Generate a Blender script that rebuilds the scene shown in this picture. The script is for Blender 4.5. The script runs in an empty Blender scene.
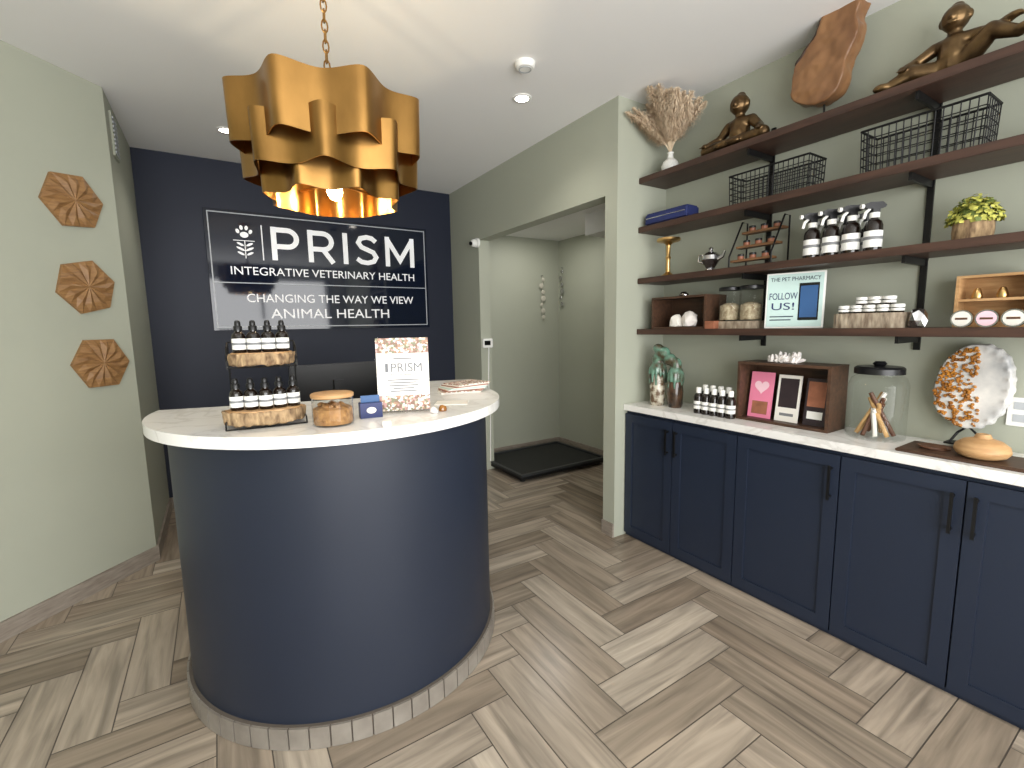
import bpy, bmesh, math, random
from mathutils import Vector, Matrix, noise
random.seed(7)
PI = math.pi
S = bpy.context.scene
COL = S.collection
try:
    S.view_settings.view_transform = 'Standard'
except Exception:
    pass

# ------------------------------------------------------------------ camera
CH = 1.47
FP = 464.0
FW = Vector((.5305, .8383, -.1244)).normalized()
RX = Vector((.8438, -.5366, -.0173)); RX = (RX - FW * RX.dot(FW)).normalized()
DN = FW.cross(RX)
cam_d = bpy.data.cameras.new('camera'); cam = bpy.data.objects.new('camera', cam_d); COL.objects.link(cam)
cam_d.sensor_width = 36; cam_d.lens = FP / 1024 * 36; cam_d.clip_start = .02
M = Matrix.Identity(4)
for i in range(3):
    M[i][0] = RX[i]; M[i][1] = -DN[i]; M[i][2] = -FW[i]
M[2][3] = CH
cam.matrix_world = M
S.camera = cam

def ray(px, py): return RX * ((px - 512) / FP) + DN * ((py - 384) / FP) + FW
def atx(px, py, X): d = ray(px, py); t = X / d.x; return Vector((X, d.y * t, CH + d.z * t))
def aty(px, py, Y): d = ray(px, py); t = Y / d.y; return Vector((d.x * t, Y, CH + d.z * t))
def atz(px, py, z): d = ray(px, py); t = (z - CH) / d.z; return Vector((d.x * t, d.y * t, z))
def sp(px0, px1, pyt, X, zs):
    m = (px0 + px1) / 2
    y0 = atx(px0, pyt, X).y; y1 = atx(px1, pyt, X).y
    return (y0 + y1) / 2, y0 - y1, atx(m, pyt, X).z - zs
def face(p): return math.atan2(-p.x, p.y)

# ------------------------------------------------------------------ materials
def lin(c):
    return tuple(((v / 255) / 12.92 if v / 255 <= .04045 else ((v / 255 + .055) / 1.055) ** 2.4) for v in c) + (1,)
def nodes(name):
    m = bpy.data.materials.new(name); m.use_nodes = True
    nt = m.node_tree; return m, nt, nt.nodes['Principled BSDF']
def mat(name, col, rough=.5, metal=0, var=.06, scale=6, bump=0, bscale=60, stretch=(1, 1, 1), col2=None, emit=None, es=0, trans=0, coat=0, ior=1.45, alpha=1, lo=.3, hi=.7, spec=.5):
    m, nt, b = nodes(name)
    tc = nt.nodes.new('ShaderNodeTexCoord'); mp = nt.nodes.new('ShaderNodeMapping')
    mp.inputs['Scale'].default_value = stretch
    nt.links.new(tc.outputs['Object'], mp.inputs['Vector'])
    n = nt.nodes.new('ShaderNodeTexNoise'); n.inputs['Scale'].default_value = scale; n.inputs['Detail'].default_value = 5
    nt.links.new(mp.outputs[0], n.inputs['Vector'])
    mx = nt.nodes.new('ShaderNodeMix'); mx.data_type = 'RGBA'
    c = lin(col)
    if col2: a, d = c, lin(col2)
    else:
        a = tuple(v * (1 - var) for v in c[:3]) + (1,); d = tuple(min(1, v * (1 + var)) for v in c[:3]) + (1,)
    mx.inputs[6].default_value = a; mx.inputs[7].default_value = d
    rp = nt.nodes.new('ShaderNodeMapRange'); rp.inputs[1].default_value = lo; rp.inputs[2].default_value = hi
    nt.links.new(n.outputs[0], rp.inputs[0]); nt.links.new(rp.outputs[0], mx.inputs[0])
    nt.links.new(mx.outputs[2], b.inputs['Base Color'])
    b.inputs['Roughness'].default_value = rough; b.inputs['Metallic'].default_value = metal
    b.inputs['IOR'].default_value = ior
    b.inputs['Specular IOR Level'].default_value = spec
    if trans: b.inputs['Transmission Weight'].default_value = trans
    if coat: b.inputs['Coat Weight'].default_value = coat
    if alpha < 1: b.inputs['Alpha'].default_value = alpha
    if emit:
        b.inputs['Emission Color'].default_value = lin(emit); b.inputs['Emission Strength'].default_value = es
    if bump:
        n2 = nt.nodes.new('ShaderNodeTexNoise'); n2.inputs['Scale'].default_value = bscale
        nt.links.new(mp.outputs[0], n2.inputs['Vector'])
        bp = nt.nodes.new('ShaderNodeBump'); bp.inputs['Strength'].default_value = bump; bp.inputs['Distance'].default_value = .01
        nt.links.new(n2.outputs[0], bp.inputs['Height']); nt.links.new(bp.outputs[0], b.inputs['Normal'])
    return m

SAGE = mat('sage_paint', (166, 169, 154), .6, var=.02, scale=2)
NAVYW = mat('navy_wall_paint', (16, 24, 44), .55, var=.04, scale=2)
NAVY = mat('navy_lacquer', (32, 38, 51), .44, var=.03, scale=3, spec=.42)
NAVYD = mat('navy_cabinet_paint', (33, 41, 57), .42, var=.03, scale=3, spec=.42)
CEIL = mat('ceiling_paint', (234, 234, 233), .8, var=.01, scale=2)
WHITE = mat('white_plastic', (232, 232, 228), .4, var=.02)
BLACK = mat('black_metal', (18, 18, 19), .45, metal=.3, var=.1)
BLACKP = mat('black_plastic', (20, 20, 22), .35, var=.1)
WALNUT = mat('dark_walnut', (52, 36, 29), .45, stretch=(8, .8, 8), scale=6, col2=(74, 51, 41))
WALNUT2 = mat('walnut_box', (84, 59, 43), .5, stretch=(1, 8, 8), scale=6, col2=(58, 40, 29))
OAK = mat('carved_oak', (154, 116, 73), .5, stretch=(3, 3, 18), scale=6, col2=(122, 88, 54))
LIGHTW = mat('light_wood', (196, 158, 112), .5, stretch=(2, 2, 12), scale=6, col2=(168, 126, 82))
MIDW = mat('mid_brown_wood', (130, 94, 62), .5, stretch=(2, 2, 12), scale=6, col2=(102, 70, 46))
BARK = mat('bark', (186, 158, 120), .85, stretch=(1, 1, .3), scale=60, col2=(92, 70, 50), bump=.6, bscale=60)
BARKG = mat('grey_bark', (182, 168, 148), .85, stretch=(1, 1, .3), scale=50, col2=(112, 96, 80), bump=.6, bscale=60)
BURL = mat('burl_wood', (150, 110, 74), .3, scale=7, col2=(96, 64, 42), stretch=(1, 1, .4), bump=.15, bscale=16)
BURLD = mat('burl_bark', (66, 44, 34), .5, scale=14, col2=(36, 25, 20), bump=.5, bscale=25)
GOLD = mat('antique_gold', (164, 124, 70), .28, metal=1, var=.34, scale=5, stretch=(1, 1, .6), bump=.02, bscale=10)
BRASS = mat('brass', (204, 168, 110), .3, metal=1, var=.1)
SILVER = mat('silver', (190, 190, 192), .22, metal=1, var=.1, scale=20)
BRONZE = mat('bronze', (122, 98, 66), .36, metal=.85, scale=14, col2=(72, 55, 38))
AMBER = mat('dark_amber_glass', (22, 13, 9), .12, var=.15, coat=.4)
LABEL = mat('white_label', (236, 236, 232), .5, var=.02)
LABELT = mat('grey_label_print', (120, 122, 124), .6, var=.05)
LABELG = mat('mid_grey_print', (112, 114, 118), .6, var=.05)
SIGNP = mat('sign_panel', (17, 25, 43), .06, var=.03, spec=.5, coat=.15)
LETTER = mat('sign_white_glow', (240, 240, 240), .45, var=.01, emit=(255, 255, 255), es=.2)  # slight emission added so the unlit letters look whiter
GREYP = mat('border_grey', (176, 180, 184), .35, var=.03)
PLUME = mat('pampas_fluff', (232, 214, 188), .9, scale=30, col2=(200, 176, 148))
CERAM = mat('white_ceramic', (228, 228, 224), .3, var=.03)
BLUE = mat('blue_fabric', (32, 42, 92), .7, var=.2, scale=20)
TEAL = mat('green_brown_glaze', (96, 134, 116), .22, scale=20, col2=(70, 62, 46), coat=.4, lo=.4, hi=.62)
TEALL = mat('pale_glaze', (196, 190, 172), .25, scale=24, col2=(96, 74, 54), coat=.4, lo=.42, hi=.58)
DTEAL = mat('brown_glaze', (92, 68, 50), .22, scale=20, col2=(36, 32, 28), coat=.4)
PINK = mat('pink_card', (226, 130, 160), .5, var=.05)
PINKL = mat('pale_pink', (240, 200, 212), .5, var=.05)
DARKC = mat('dark_card', (46, 36, 40), .5, var=.2, scale=20)
BROWNC = mat('brown_card', (150, 96, 72), .5, var=.25, scale=20)
CREAM = mat('cream_card', (230, 226, 218), .5, var=.03)
BLUEC = mat('blue_card', (44, 84, 132), .45, var=.1)
BLUED = mat('deep_blue_card', (30, 42, 92), .45, var=.1)
SLATE = mat('slate_print', (44, 58, 74), .45, var=.1)
TEALC = mat('pale_mint_card', (190, 214, 210), .5, var=.04)
TREAT = mat('treat', (188, 150, 100), .8, var=.25, scale=30)
HERB = mat('pale_herb', (196, 184, 156), .8, scale=60, col2=(128, 108, 82))
HERBD = mat('amber_treat_fill', (186, 140, 86), .7, scale=70, col2=(128, 88, 50), bump=.5, bscale=80)
CRYST = mat('white_crystal', (232, 226, 222), .25, var=.08, scale=20)
CITR = mat('citrine', (192, 130, 50), .08, scale=16, col2=(120, 72, 24), coat=.7)
GEOD = mat('geode_rind', (222, 219, 214), .35, scale=7, col2=(152, 154, 156), bump=.12, bscale=18, lo=.42, hi=.68)
LEAFY = mat('yellow_green_flower', (204, 200, 104), .7, scale=30, col2=(158, 160, 68))
LEAFG = mat('green_leaf', (110, 124, 62), .6, var=.3, scale=30)
RUBBER = mat('black_rubber', (24, 25, 26), .6, var=.15, scale=40, bump=.3, bscale=200)
RIM = mat('scale_rim', (58, 60, 62), .4, metal=.3, var=.1)
LEATHER = mat('brown_leather', (94, 62, 44), .55, var=.25, scale=20)
PAPER = mat('paper', (226, 222, 214), .6, var=.03)
SHELL = mat('pale_shell', (196, 192, 178), .6, var=.05)
SCREEN = mat('screen_black', (12, 13, 15), .12, var=.1)
BASEB = mat('baseboard_tile', (150, 141, 130), .45, stretch=(4, 4, 30), scale=3, col2=(124, 114, 104))
TILE = mat('marble_tile', (138, 132, 123), .45, scale=9, col2=(114, 107, 99))
GROUT = mat('grout', (88, 80, 72), .9, var=.05)
LAMP = mat('lamp_glow', (255, 246, 230), .5, emit=(255, 246, 230), es=30)
BULB = mat('bulb_glow', (255, 232, 180), .5, emit=(255, 222, 160), es=40)

def quartz():
    m, nt, b = nodes('white_quartz')
    tc = nt.nodes.new('ShaderNodeTexCoord')
    n = nt.nodes.new('ShaderNodeTexNoise'); n.inputs['Scale'].default_value = 3.5; n.inputs['Detail'].default_value = 8; n.inputs['Distortion'].default_value = 1.6
    nt.links.new(tc.outputs['Object'], n.inputs['Vector'])
    r = nt.nodes.new('ShaderNodeValToRGB'); e = r.color_ramp.elements
    e[0].position = .46; e[0].color = lin((232, 231, 228)); e[1].position = .54; e[1].color = lin((232, 231, 228))
    x = r.color_ramp.elements.new(.5); x.color = lin((216, 214, 210))
    nt.links.new(n.outputs[0], r.inputs[0]); nt.links.new(r.outputs[0], b.inputs['Base Color'])
    b.inputs['Roughness'].default_value = .22
    return m
QUARTZ = quartz()

def glassm(name, col, a):
    m, nt, b = nodes(name)
    out = nt.nodes['Material Output']
    tr = nt.nodes.new('ShaderNodeBsdfTransparent'); tr.inputs[0].default_value = lin(col)
    gl = nt.nodes.new('ShaderNodeBsdfGlossy'); gl.inputs['Roughness'].default_value = .03
    lw = nt.nodes.new('ShaderNodeLayerWeight'); lw.inputs[0].default_value = a
    mx = nt.nodes.new('ShaderNodeMixShader')
    nt.links.new(lw.outputs['Facing'], mx.inputs[0]); nt.links.new(tr.outputs[0], mx.inputs[1]); nt.links.new(gl.outputs[0], mx.inputs[2])
    nt.links.new(mx.outputs[0], out.inputs[0])
    return m
GLASS = glassm('clear_glass', (252, 253, 253), .07)
GLASS2 = glassm('jar_glass', (248, 249, 248), .13)
ACRYL = glassm('clear_acrylic', (252, 252, 252), .08)

def herbs():
    m, nt, b = nodes('dried_herb_print')
    tc = nt.nodes.new('ShaderNodeTexCoord')
    v = nt.nodes.new('ShaderNodeTexVoronoi'); v.inputs['Scale'].default_value = 120
    nt.links.new(tc.outputs['Object'], v.inputs['Vector'])
    sx = nt.nodes.new('ShaderNodeSeparateColor'); nt.links.new(v.outputs['Color'], sx.inputs[0])
    r = nt.nodes.new('ShaderNodeValToRGB'); r.color_ramp.interpolation = 'CONSTANT'; e = r.color_ramp.elements
    e[0].position = 0; e[0].color = lin((136, 104, 88)); e[1].position = .22; e[1].color = lin((188, 146, 140))
    for p, c in ((.38, (214, 196, 170)), (.52, (126, 126, 98)), (.66, (168, 132, 106)), (.77, (230, 226, 220))):
        k = r.color_ramp.elements.new(p); k.color = lin(c)
    nt.links.new(sx.outputs[0], r.inputs[0]); nt.links.new(r.outputs[0], b.inputs['Base Color'])
    b.inputs['Roughness'].default_value = .5
    return m
HERBS = herbs()

def floormat():
    m, nt, b = nodes('wood_look_plank_tile')
    at = nt.nodes.new('ShaderNodeAttribute'); at.attribute_name = 'pl'
    uv = nt.nodes.new('ShaderNodeUVMap'); uv.uv_map = 'uv'
    sc = nt.nodes.new('ShaderNodeSeparateColor'); nt.links.new(at.outputs['Color'], sc.inputs[0])
    r = nt.nodes.new('ShaderNodeValToRGB'); e = r.color_ramp.elements
    e[0].position = 0; e[0].color = lin((124, 110, 95)); e[1].position = 1; e[1].color = lin((189, 177, 161))
    for p, c in ((.3, (155, 141, 125)), (.6, (171, 158, 142)), (.8, (139, 125, 109))):
        k = r.color_ramp.elements.new(p); k.color = lin(c)
    nt.links.new(sc.outputs[0], r.inputs[0])
    mp = nt.nodes.new('ShaderNodeMapping'); mp.inputs['Scale'].default_value = (1.8, 21, 1)
    nt.links.new(uv.outputs[0], mp.inputs[0])
    ml = nt.nodes.new('ShaderNodeMath'); ml.operation = 'MULTIPLY'; ml.inputs[1].default_value = 60
    nt.links.new(sc.outputs[1], ml.inputs[0])
    n = nt.nodes.new('ShaderNodeTexNoise'); n.noise_dimensions = '4D'; n.inputs['Scale'].default_value = 1; n.inputs['Detail'].default_value = 7; n.inputs['Distortion'].default_value = .8
    nt.links.new(mp.outputs[0], n.inputs['Vector']); nt.links.new(ml.outputs[0], n.inputs['W'])
    mr = nt.nodes.new('ShaderNodeMapRange'); mr.inputs[1].default_value = .3; mr.inputs[2].default_value = .7; mr.inputs[3].default_value = .5; mr.inputs[4].default_value = 1.24
    nt.links.new(n.outputs[0], mr.inputs[0])
    hs = nt.nodes.new('ShaderNodeHueSaturation'); nt.links.new(r.outputs[0], hs.inputs['Color']); nt.links.new(mr.outputs[0], hs.inputs['Value'])
    nt.links.new(hs.outputs[0], b.inputs['Base Color'])
    b.inputs['Roughness'].default_value = .25
    return m
FLOOR = floormat()

# ------------------------------------------------------------------ mesh helpers
def B(): return bmesh.new()
def box(bm, x0, x1, y0, y1, z0, z1):
    v = [bm.verts.new((x, y, z)) for z in (z0, z1) for (x, y) in ((x0, y0), (x1, y0), (x1, y1), (x0, y1))]
    for f in ((3, 2, 1, 0), (4, 5, 6, 7), (0, 1, 5, 4), (1, 2, 6, 5), (2, 3, 7, 6), (3, 0, 4, 7)):
        bm.faces.new([v[i] for i in f])
    return bm
def prism(bm, pts, z0, z1):
    a = [bm.verts.new((p[0], p[1], z0)) for p in pts]; b = [bm.verts.new((p[0], p[1], z1)) for p in pts]
    bm.faces.new(a[::-1]); bm.faces.new(b)
    n = len(pts)
    for i in range(n):
        j = (i + 1) % n; bm.faces.new((a[i], a[j], b[j], b[i]))
    return bm
def slabxz(bm, pts, y0, y1):
    a = [bm.verts.new((p[0], y0, p[1])) for p in pts]; b = [bm.verts.new((p[0], y1, p[1])) for p in pts]
    bm.faces.new(a); bm.faces.new(b[::-1])
    n = len(pts)
    for i in range(n):
        j = (i + 1) % n; bm.faces.new((a[i], b[i], b[j], a[j]))
    return bm
def stroke(bm, pts, w, y0, y1):
    pts = [Vector(p) for p in pts]; n = len(pts); L = []; R = []
    for i, p in enumerate(pts):
        if i == 0: d = (pts[1] - p).normalized(); k = 1
        elif i == n - 1: d = (p - pts[-2]).normalized(); k = 1
        else:
            d0 = (p - pts[i - 1]).normalized(); d1 = (pts[i + 1] - p).normalized(); d = (d0 + d1).normalized(); k = 1 / max(.4, d.dot(d0))
        nr = Vector((-d.y, d.x)) * w / 2 * k; L.append(p + nr); R.append(p - nr)
    for i in range(n - 1):
        slabxz(bm, [L[i], R[i], R[i + 1], L[i + 1]], y1, y0)
    return bm
def lathe(bm, prof, seg=24, o=(0, 0, 0)):
    rings = []
    for r, z in prof:
        if r < 1e-6: rings.append([bm.verts.new((o[0], o[1], o[2] + z))])
        else: rings.append([bm.verts.new((o[0] + r * math.cos(2 * PI * k / seg), o[1] + r * math.sin(2 * PI * k / seg), o[2] + z)) for k in range(seg)])
    for a, b in zip(rings[:-1], rings[1:]):
        for k in range(seg):
            l = (k + 1) % seg
            if len(a) == 1 and len(b) == 1: continue
            if len(a) == 1: bm.faces.new((a[0], b[l], b[k]))
            elif len(b) == 1: bm.faces.new((a[k], a[l], b[0]))
            else: bm.faces.new((a[k], a[l], b[l], b[k]))
    return bm
def tube(bm, pts, r, seg=8, closed=False, r1=None):
    pts = [Vector(p) for p in pts]; n = len(pts); rings = []
    up = None
    for i, p in enumerate(pts):
        if closed: t = (pts[(i + 1) % n] - pts[i - 1]).normalized()
        else: t = (pts[min(i + 1, n - 1)] - pts[max(i - 1, 0)]).normalized()
        if up is None:
            up = Vector((0, 0, 1)) if abs(t.z) < .9 else Vector((1, 0, 0))
        s = t.cross(up)
        if s.length < 1e-6: s = t.orthogonal()
        s.normalize(); u = s.cross(t); up = u
        rr = r if r1 is None else r + (r1 - r) * i / (n - 1)
        rings.append([bm.verts.new(p + (s * math.cos(2 * PI * k / seg) + u * math.sin(2 * PI * k / seg)) * rr) for k in range(seg)])
    m = n if closed else n - 1
    for i in range(m):
        a, b = rings[i], rings[(i + 1) % n]
        for k in range(seg):
            l = (k + 1) % seg; bm.faces.new((a[k], a[l], b[l], b[k]))
    if not closed:
        bm.faces.new(rings[0][::-1]); bm.faces.new(rings[-1])
    return bm
def ell(bm, c, r, seg=14, rings=9, rot=None):
    if not hasattr(r, '__len__'): r = (r, r, r)
    Mx = Matrix.Translation(Vector(c)) @ (rot.to_4x4() if rot else Matrix.Identity(4)) @ Matrix.Diagonal((r[0], r[1], r[2], 1))
    bmesh.ops.create_uvsphere(bm, u_segments=seg, v_segments=rings, radius=1, matrix=Mx)
    return bm
def limb(bm, p0, p1, r0, r1, n=8):
    p0 = Vector(p0); p1 = Vector(p1)
    for i in range(n + 1):
        t = i / n; ell(bm, p0.lerp(p1, t), r0 + (r1 - r0) * t, 10, 7)
def outline(pts, n=6):
    out = []; m = len(pts)
    for i in range(m):
        p_ = [Vector(pts[(i + q) % m]) for q in (-1, 0, 1, 2)]
        for k in range(n):
            u = k / n
            out.append(.5 * ((2 * p_[1]) + (p_[2] - p_[0]) * u + (2 * p_[0] - 5 * p_[1] + 4 * p_[2] - p_[3]) * u * u + (3 * p_[1] - p_[0] - 3 * p_[2] + p_[3]) * u ** 3))
    return out
def obj(name, bm, m, parent=None, smooth=False, bev=0, seg=2, loc=None):
    if bev: bmesh.ops.bevel(bm, geom=bm.edges[:], offset=bev, segments=seg, affect='EDGES', clamp_overlap=True)
    bmesh.ops.recalc_face_normals(bm, faces=bm.faces[:])
    me = bpy.data.meshes.new(name); bm.to_mesh(me); bm.free()
    me.materials.append(m)
    if smooth:
        me.shade_smooth()
        try: me.set_sharp_from_angle(angle=math.radians(38))
        except Exception: pass
    o = bpy.data.objects.new(name, me); COL.objects.link(o)
    if parent: o.parent = parent
    if loc is not None: o.location = loc
    return o
def tag(o, label, cat, group=None):
    o['label'] = label; o['category'] = cat
    if group: o['group'] = group
    return o
def thing(name, label, cat, loc=(0, 0, 0), rotz=0, group=None):
    o = bpy.data.objects.new(name, None); COL.objects.link(o); o.empty_display_size = .05
    o.location = loc; o.rotation_euler = (0, 0, rotz)
    return tag(o, label, cat, group)
def single(name, bm, m, label, cat, loc=(0, 0, 0), rotz=0, group=None, **k):
    o = obj(name, bm, m, None, **k); o.location = loc; o.rotation_euler = (0, 0, rotz)
    return tag(o, label, cat, group)
def struct(name, bm, m, parent=None, **k):
    o = obj(name, bm, m, parent, **k)
    o['kind'] = 'structure'
    return o
def dup(root, loc, rotz=None, label=None, scale=None):
    r = root.copy(); COL.objects.link(r); r.location = loc
    if rotz is not None: r.rotation_euler = (0, 0, rotz)
    if scale: r.scale = scale
    if label: r['label'] = label
    for ch in list(root.children):
        c = ch.copy(); COL.objects.link(c); c.parent = r
        for g in list(ch.children):
            d = g.copy(); COL.objects.link(d); d.parent = c
    return r
def bake(o, mods):
    for typ, kw in mods:
        md = o.modifiers.new(typ, typ)
        for k, v in kw.items(): setattr(md, k, v)
    dg = bpy.context.evaluated_depsgraph_get(); dg.update()
    me = bpy.data.meshes.new_from_object(o.evaluated_get(dg))
    mats = list(o.data.materials)
    o.modifiers.clear(); o.data = me
    me.materials.clear()
    for m in mats: me.materials.append(m)
    me.shade_smooth()
    return o
def remesh(o, vox, it=4, fac=.5, rough=0, rs=20):
    bake(o, [('REMESH', dict(mode='VOXEL', voxel_size=vox)), ('SMOOTH', dict(iterations=it, factor=fac))])
    if rough:
        ns = [v.normal.copy() for v in o.data.vertices]
        for v, n in zip(o.data.vertices, ns):
            v.co += n * rough * (noise.noise(v.co * rs) + .5 * noise.noise(v.co * rs * 2.3))
        o.data.update()
    return o
def rawtext(body):
    cu = bpy.data.curves.new('t', 'FONT'); cu.body = body; cu.extrude = .01; cu.size = 1; cu.resolution_u = 6
    o = bpy.data.objects.new('t', cu); COL.objects.link(o)
    dg = bpy.context.evaluated_depsgraph_get(); dg.update()
    me = bpy.data.meshes.new_from_object(o.evaluated_get(dg))
    bpy.data.objects.remove(o)
    xs = [v.co.x for v in me.vertices]; ys = [v.co.y for v in me.vertices]
    return me, min(xs), max(xs), min(ys), max(ys)
def text(name, body, m, parent, x0, x1, z0, z1, y, ext=.002):
    me, ax, bx, ay, by = rawtext(body)
    for v in me.vertices:
        c = v.co.copy()
        v.co = (x0 + (c.x - ax) / (bx - ax) * (x1 - x0), y - (ext if c.z > 0 else 0), z0 + (c.y - ay) / (by - ay) * (z1 - z0))
    me.materials.clear(); me.materials.append(m)
    t = bpy.data.objects.new(name, me); COL.objects.link(t); t.parent = parent
    return t
def words(name, body, m, parent, x0, x1, z0, z1, y, ext=.002):
    me, fa, fb, _, _ = rawtext(body); bpy.data.meshes.remove(me)
    ws = body.split(); k = (x1 - x0) / (fb - fa)
    for i, wd in enumerate(ws):
        me, a, b, _, _ = rawtext(wd); bpy.data.meshes.remove(me)
        me, _, e, _, _ = rawtext(' '.join(ws[:i + 1])); bpy.data.meshes.remove(me)
        xe = x0 + (e - fa) * k
        text(name, wd, m, parent, xe - (b - a) * k, xe, z0, z1, y, ext)
ORD = ['leftmost', 'second from left', 'third from left', 'fourth from left', 'fifth from left', 'sixth from left', 'seventh from left']

# ------------------------------------------------------------------ room
HC = 2.87; YB = 4.69; XL = -.435; XD = 2.22; YN = 2.22; XW = 2.68
YA = 4.45; XA = 3.5; HD = 2.30; HA = 2.45; YF = -2.3; XS = -2.25
def herring():
    W, n = .165, 4; L = W * n; g = .0022
    bm = B(); uvl = bm.loops.layers.uv.new('uv'); cl = bm.loops.layers.float_color.new('pl')
    X0, X1, Y0, Y1 = -2.3, 3.6, YF - .1, 4.8
    ox, oy = .05, -.03
    def plank(x, y, w, h, along):
        x += ox; y += oy
        a, b, c, d = max(X0, x + g), min(X1, x + w - g), max(Y0, y + g), min(Y1, y + h - g)
        if a >= b or c >= d: return
        v = [bm.verts.new((p, q, 0)) for p, q in ((a, c), (b, c), (b, d), (a, d))]
        f = bm.faces.new(v); r1, r2, r3 = random.random(), random.random(), random.random()
        for lp in f.loops:
            p = lp.vert.co
            lp[uvl].uv = (p.x - x, p.y - y) if along == 0 else (p.y - y, p.x - x)
            lp[cl] = (r1, r2, r3, 1)
    for m in range(-9, 10):
        for k in range(-60, 60):
            plank(k * W, k * W + m * 2 * L, L, W, 0)
            plank((k - 1) * W, k * W + m * 2 * L, W, L, 1)
    me = bpy.data.meshes.new('floor')
    base = len(bm.faces)
    box(bm, X0, X1, Y0, Y1, -.06, -.002)
    bm.faces.ensure_lookup_table()
    for i, f in enumerate(bm.faces): f.material_index = 0 if i < base else 1
    bm.to_mesh(me); bm.free(); me.materials.append(FLOOR); me.materials.append(GROUT)
    o = bpy.data.objects.new('floor', me); COL.objects.link(o); o['kind'] = 'structure'
herring()
bm = B(); prism(bm, [(XS - .1, YF - .1), (XW + .1, YF - .1), (XW + .1, YN + .11), (XD + .12, YN + .11), (XD + .12, YB + .1), (XL - .1, YB + .1), (XL - .1, 3.7), (XS - .1, 1.85)], HC, HC + .1)
struct('ceiling', bm, CEIL)
struct('ceiling_alcove', box(B(), XD + .12, XA + .1, YN + .11, YA + .1, HA, HA + .1), CEIL)
struct('trim_1', box(B(), 2.9, XA, YN + .11, 3.3, 2.27, HA), CEIL)
struct('wall_back', box(B(), XL - .1, XD + .12, YB, YB + .1, 0, HC), NAVYW)
struct('wall_left', box(B(), XL - .1, XL, 3.66, YB, 0, HC), SAGE)
du = Vector((-.697, -.717)); nu = Vector((-.717, .697)); p0 = Vector((XL, 3.66)); p1 = p0 + du * 2.6
wa = struct('wall_left_angled', box(B(), 0, 2.6, -.1, 0, 0, HC), SAGE)
wa.location = (p0.x, p0.y, 0); wa.rotation_euler = (0, 0, math.atan2(du.y, du.x))
struct('wall_left_side', box(B(), XS - .1, XS, YF, p1.y, 0, HC), SAGE)
bm = B(); box(bm, XD, XD + .12, 4.07, YB, 0, HC); box(bm, XD, XD + .12, YN + .11, 4.07, HD, HC)
struct('wall_doorway', bm, SAGE)
struct('wall_niche', box(B(), XD, XA + .1, YN, YN + .11, 0, HC), SAGE)
struct('wall_right', box(B(), XW, XW + .1, YF, YN, 0, HC), SAGE)
struct('wall_alcove_back', box(B(), XD + .12, XA + .1, YA, YA + .1, 0, HA), SAGE)
struct('wall_alcove_right', box(B(), XA, XA + .1, YN + .11, YA, 0, HA), SAGE)
bm = B(); box(bm, XS, -1.9, YF, YF + .1, 0, HC); box(bm, 2.35, XW, YF, YF + .1, 0, HC); box(bm, -1.9, 2.35, YF, YF + .1, 0, .25); box(bm, -1.9, 2.35, YF, YF + .1, 2.6, HC)
struct('wall_front', bm, CEIL)
bm = B()
for x in (-1.9, -.5, .9, 2.3): box(bm, x, x + .05, YF + .02, YF + .08, .25, 2.6)
box(bm, -1.9, 2.35, YF + .02, YF + .08, .25, .3); box(bm, -1.9, 2.35, YF + .02, YF + .08, 2.55, 2.6)
struct('window_1', bm, BLACK)
# baseboards
def bb(name, pts):
    struct(name, prism(B(), pts, 0, .095), BASEB)
bb('baseboard_left', [p0 + Vector((0, 0)), p1, p1 - nu * .014, p0 + Vector((.014, -.006))])
bb('baseboard_left_return', [(XL, 3.66), (XL + .014, 3.654), (XL + .014, YB), (XL, YB)])
bb('baseboard_back', [(XL + .014, YB - .014), (XD, YB - .014), (XD, YB), (XL + .014, YB)])
bb('baseboard_doorway', [(XD - .014, 4.07), (XD, 4.07), (XD, YB - .014), (XD - .014, YB - .014)])
bb('baseboard_niche', [(XD - .014, YN - .0), (XD, YN), (XD, YN + .11), (XD - .014, YN + .11)])
bb('baseboard_alcove_back', [(XD + .12, YA - .014), (XA, YA - .014), (XA, YA), (XD + .12, YA)])
bb('baseboard_alcove_right', [(XA - .014, YN + .11), (XA, YN + .11), (XA, YA - .014), (XA - .014, YA - .014)])

# ------------------------------------------------------------------ reception desk
DC = Vector((.475, 2.24, 0)); DR = math.radians(-15)
def arc(r, a0, a1, n): return [(r * math.cos(a0 + (a1 - a0) * i / n), r * math.sin(a0 + (a1 - a0) * i / n)) for i in range(n + 1)]
DZ = 1.14
desk = thing('reception_desk', 'curved navy reception desk with white quartz top and pale tiled plinth', 'desk', DC, DR)
AR = .55; RT = .735; RB = .668
def shell(r0, r1, z0, z1):
    out = arc(r1, PI, 2 * PI, 64) + [(r1, AR)]
    inn = [(r0, AR)] + arc(r0, 2 * PI, PI, 64)
    return prism(B(), out + inn, z0, z1)
obj('curved_front', shell(RB - .05, RB, .085, DZ - .04), NAVY, desk, smooth=True)
top = arc(RT, PI, 2 * PI, 72) + [(RT, AR + .03), (.34, AR + .03), (.34, .02), (-RT, .02)]
obj('quartz_top', prism(B(), top, DZ - .04, DZ), QUARTZ, desk, smooth=True)
bm = B(); nT = 30
for i in range(nT):
    a0 = PI + PI * i / nT + .004; a1 = PI + PI * (i + 1) / nT - .004
    prism(bm, arc(RB + .02, a0, a1, 3) + arc(RB + .003, a1, a0, 3), 0.002, .083)
for i in range(5):
    box(bm, RB + .003, RB + .02, i * .11 + .002, i * .11 + .108, .002, .083)
obj('tile_plinth', bm, TILE, desk)
obj('plinth_backing', shell(RB - .045, RB + .012, 0, .085), GROUT, desk)
obj('inner_panel', box(B(), -RB + .05, RB - .05, -.02, .0, .0, DZ - .041), NAVY, desk)

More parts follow.
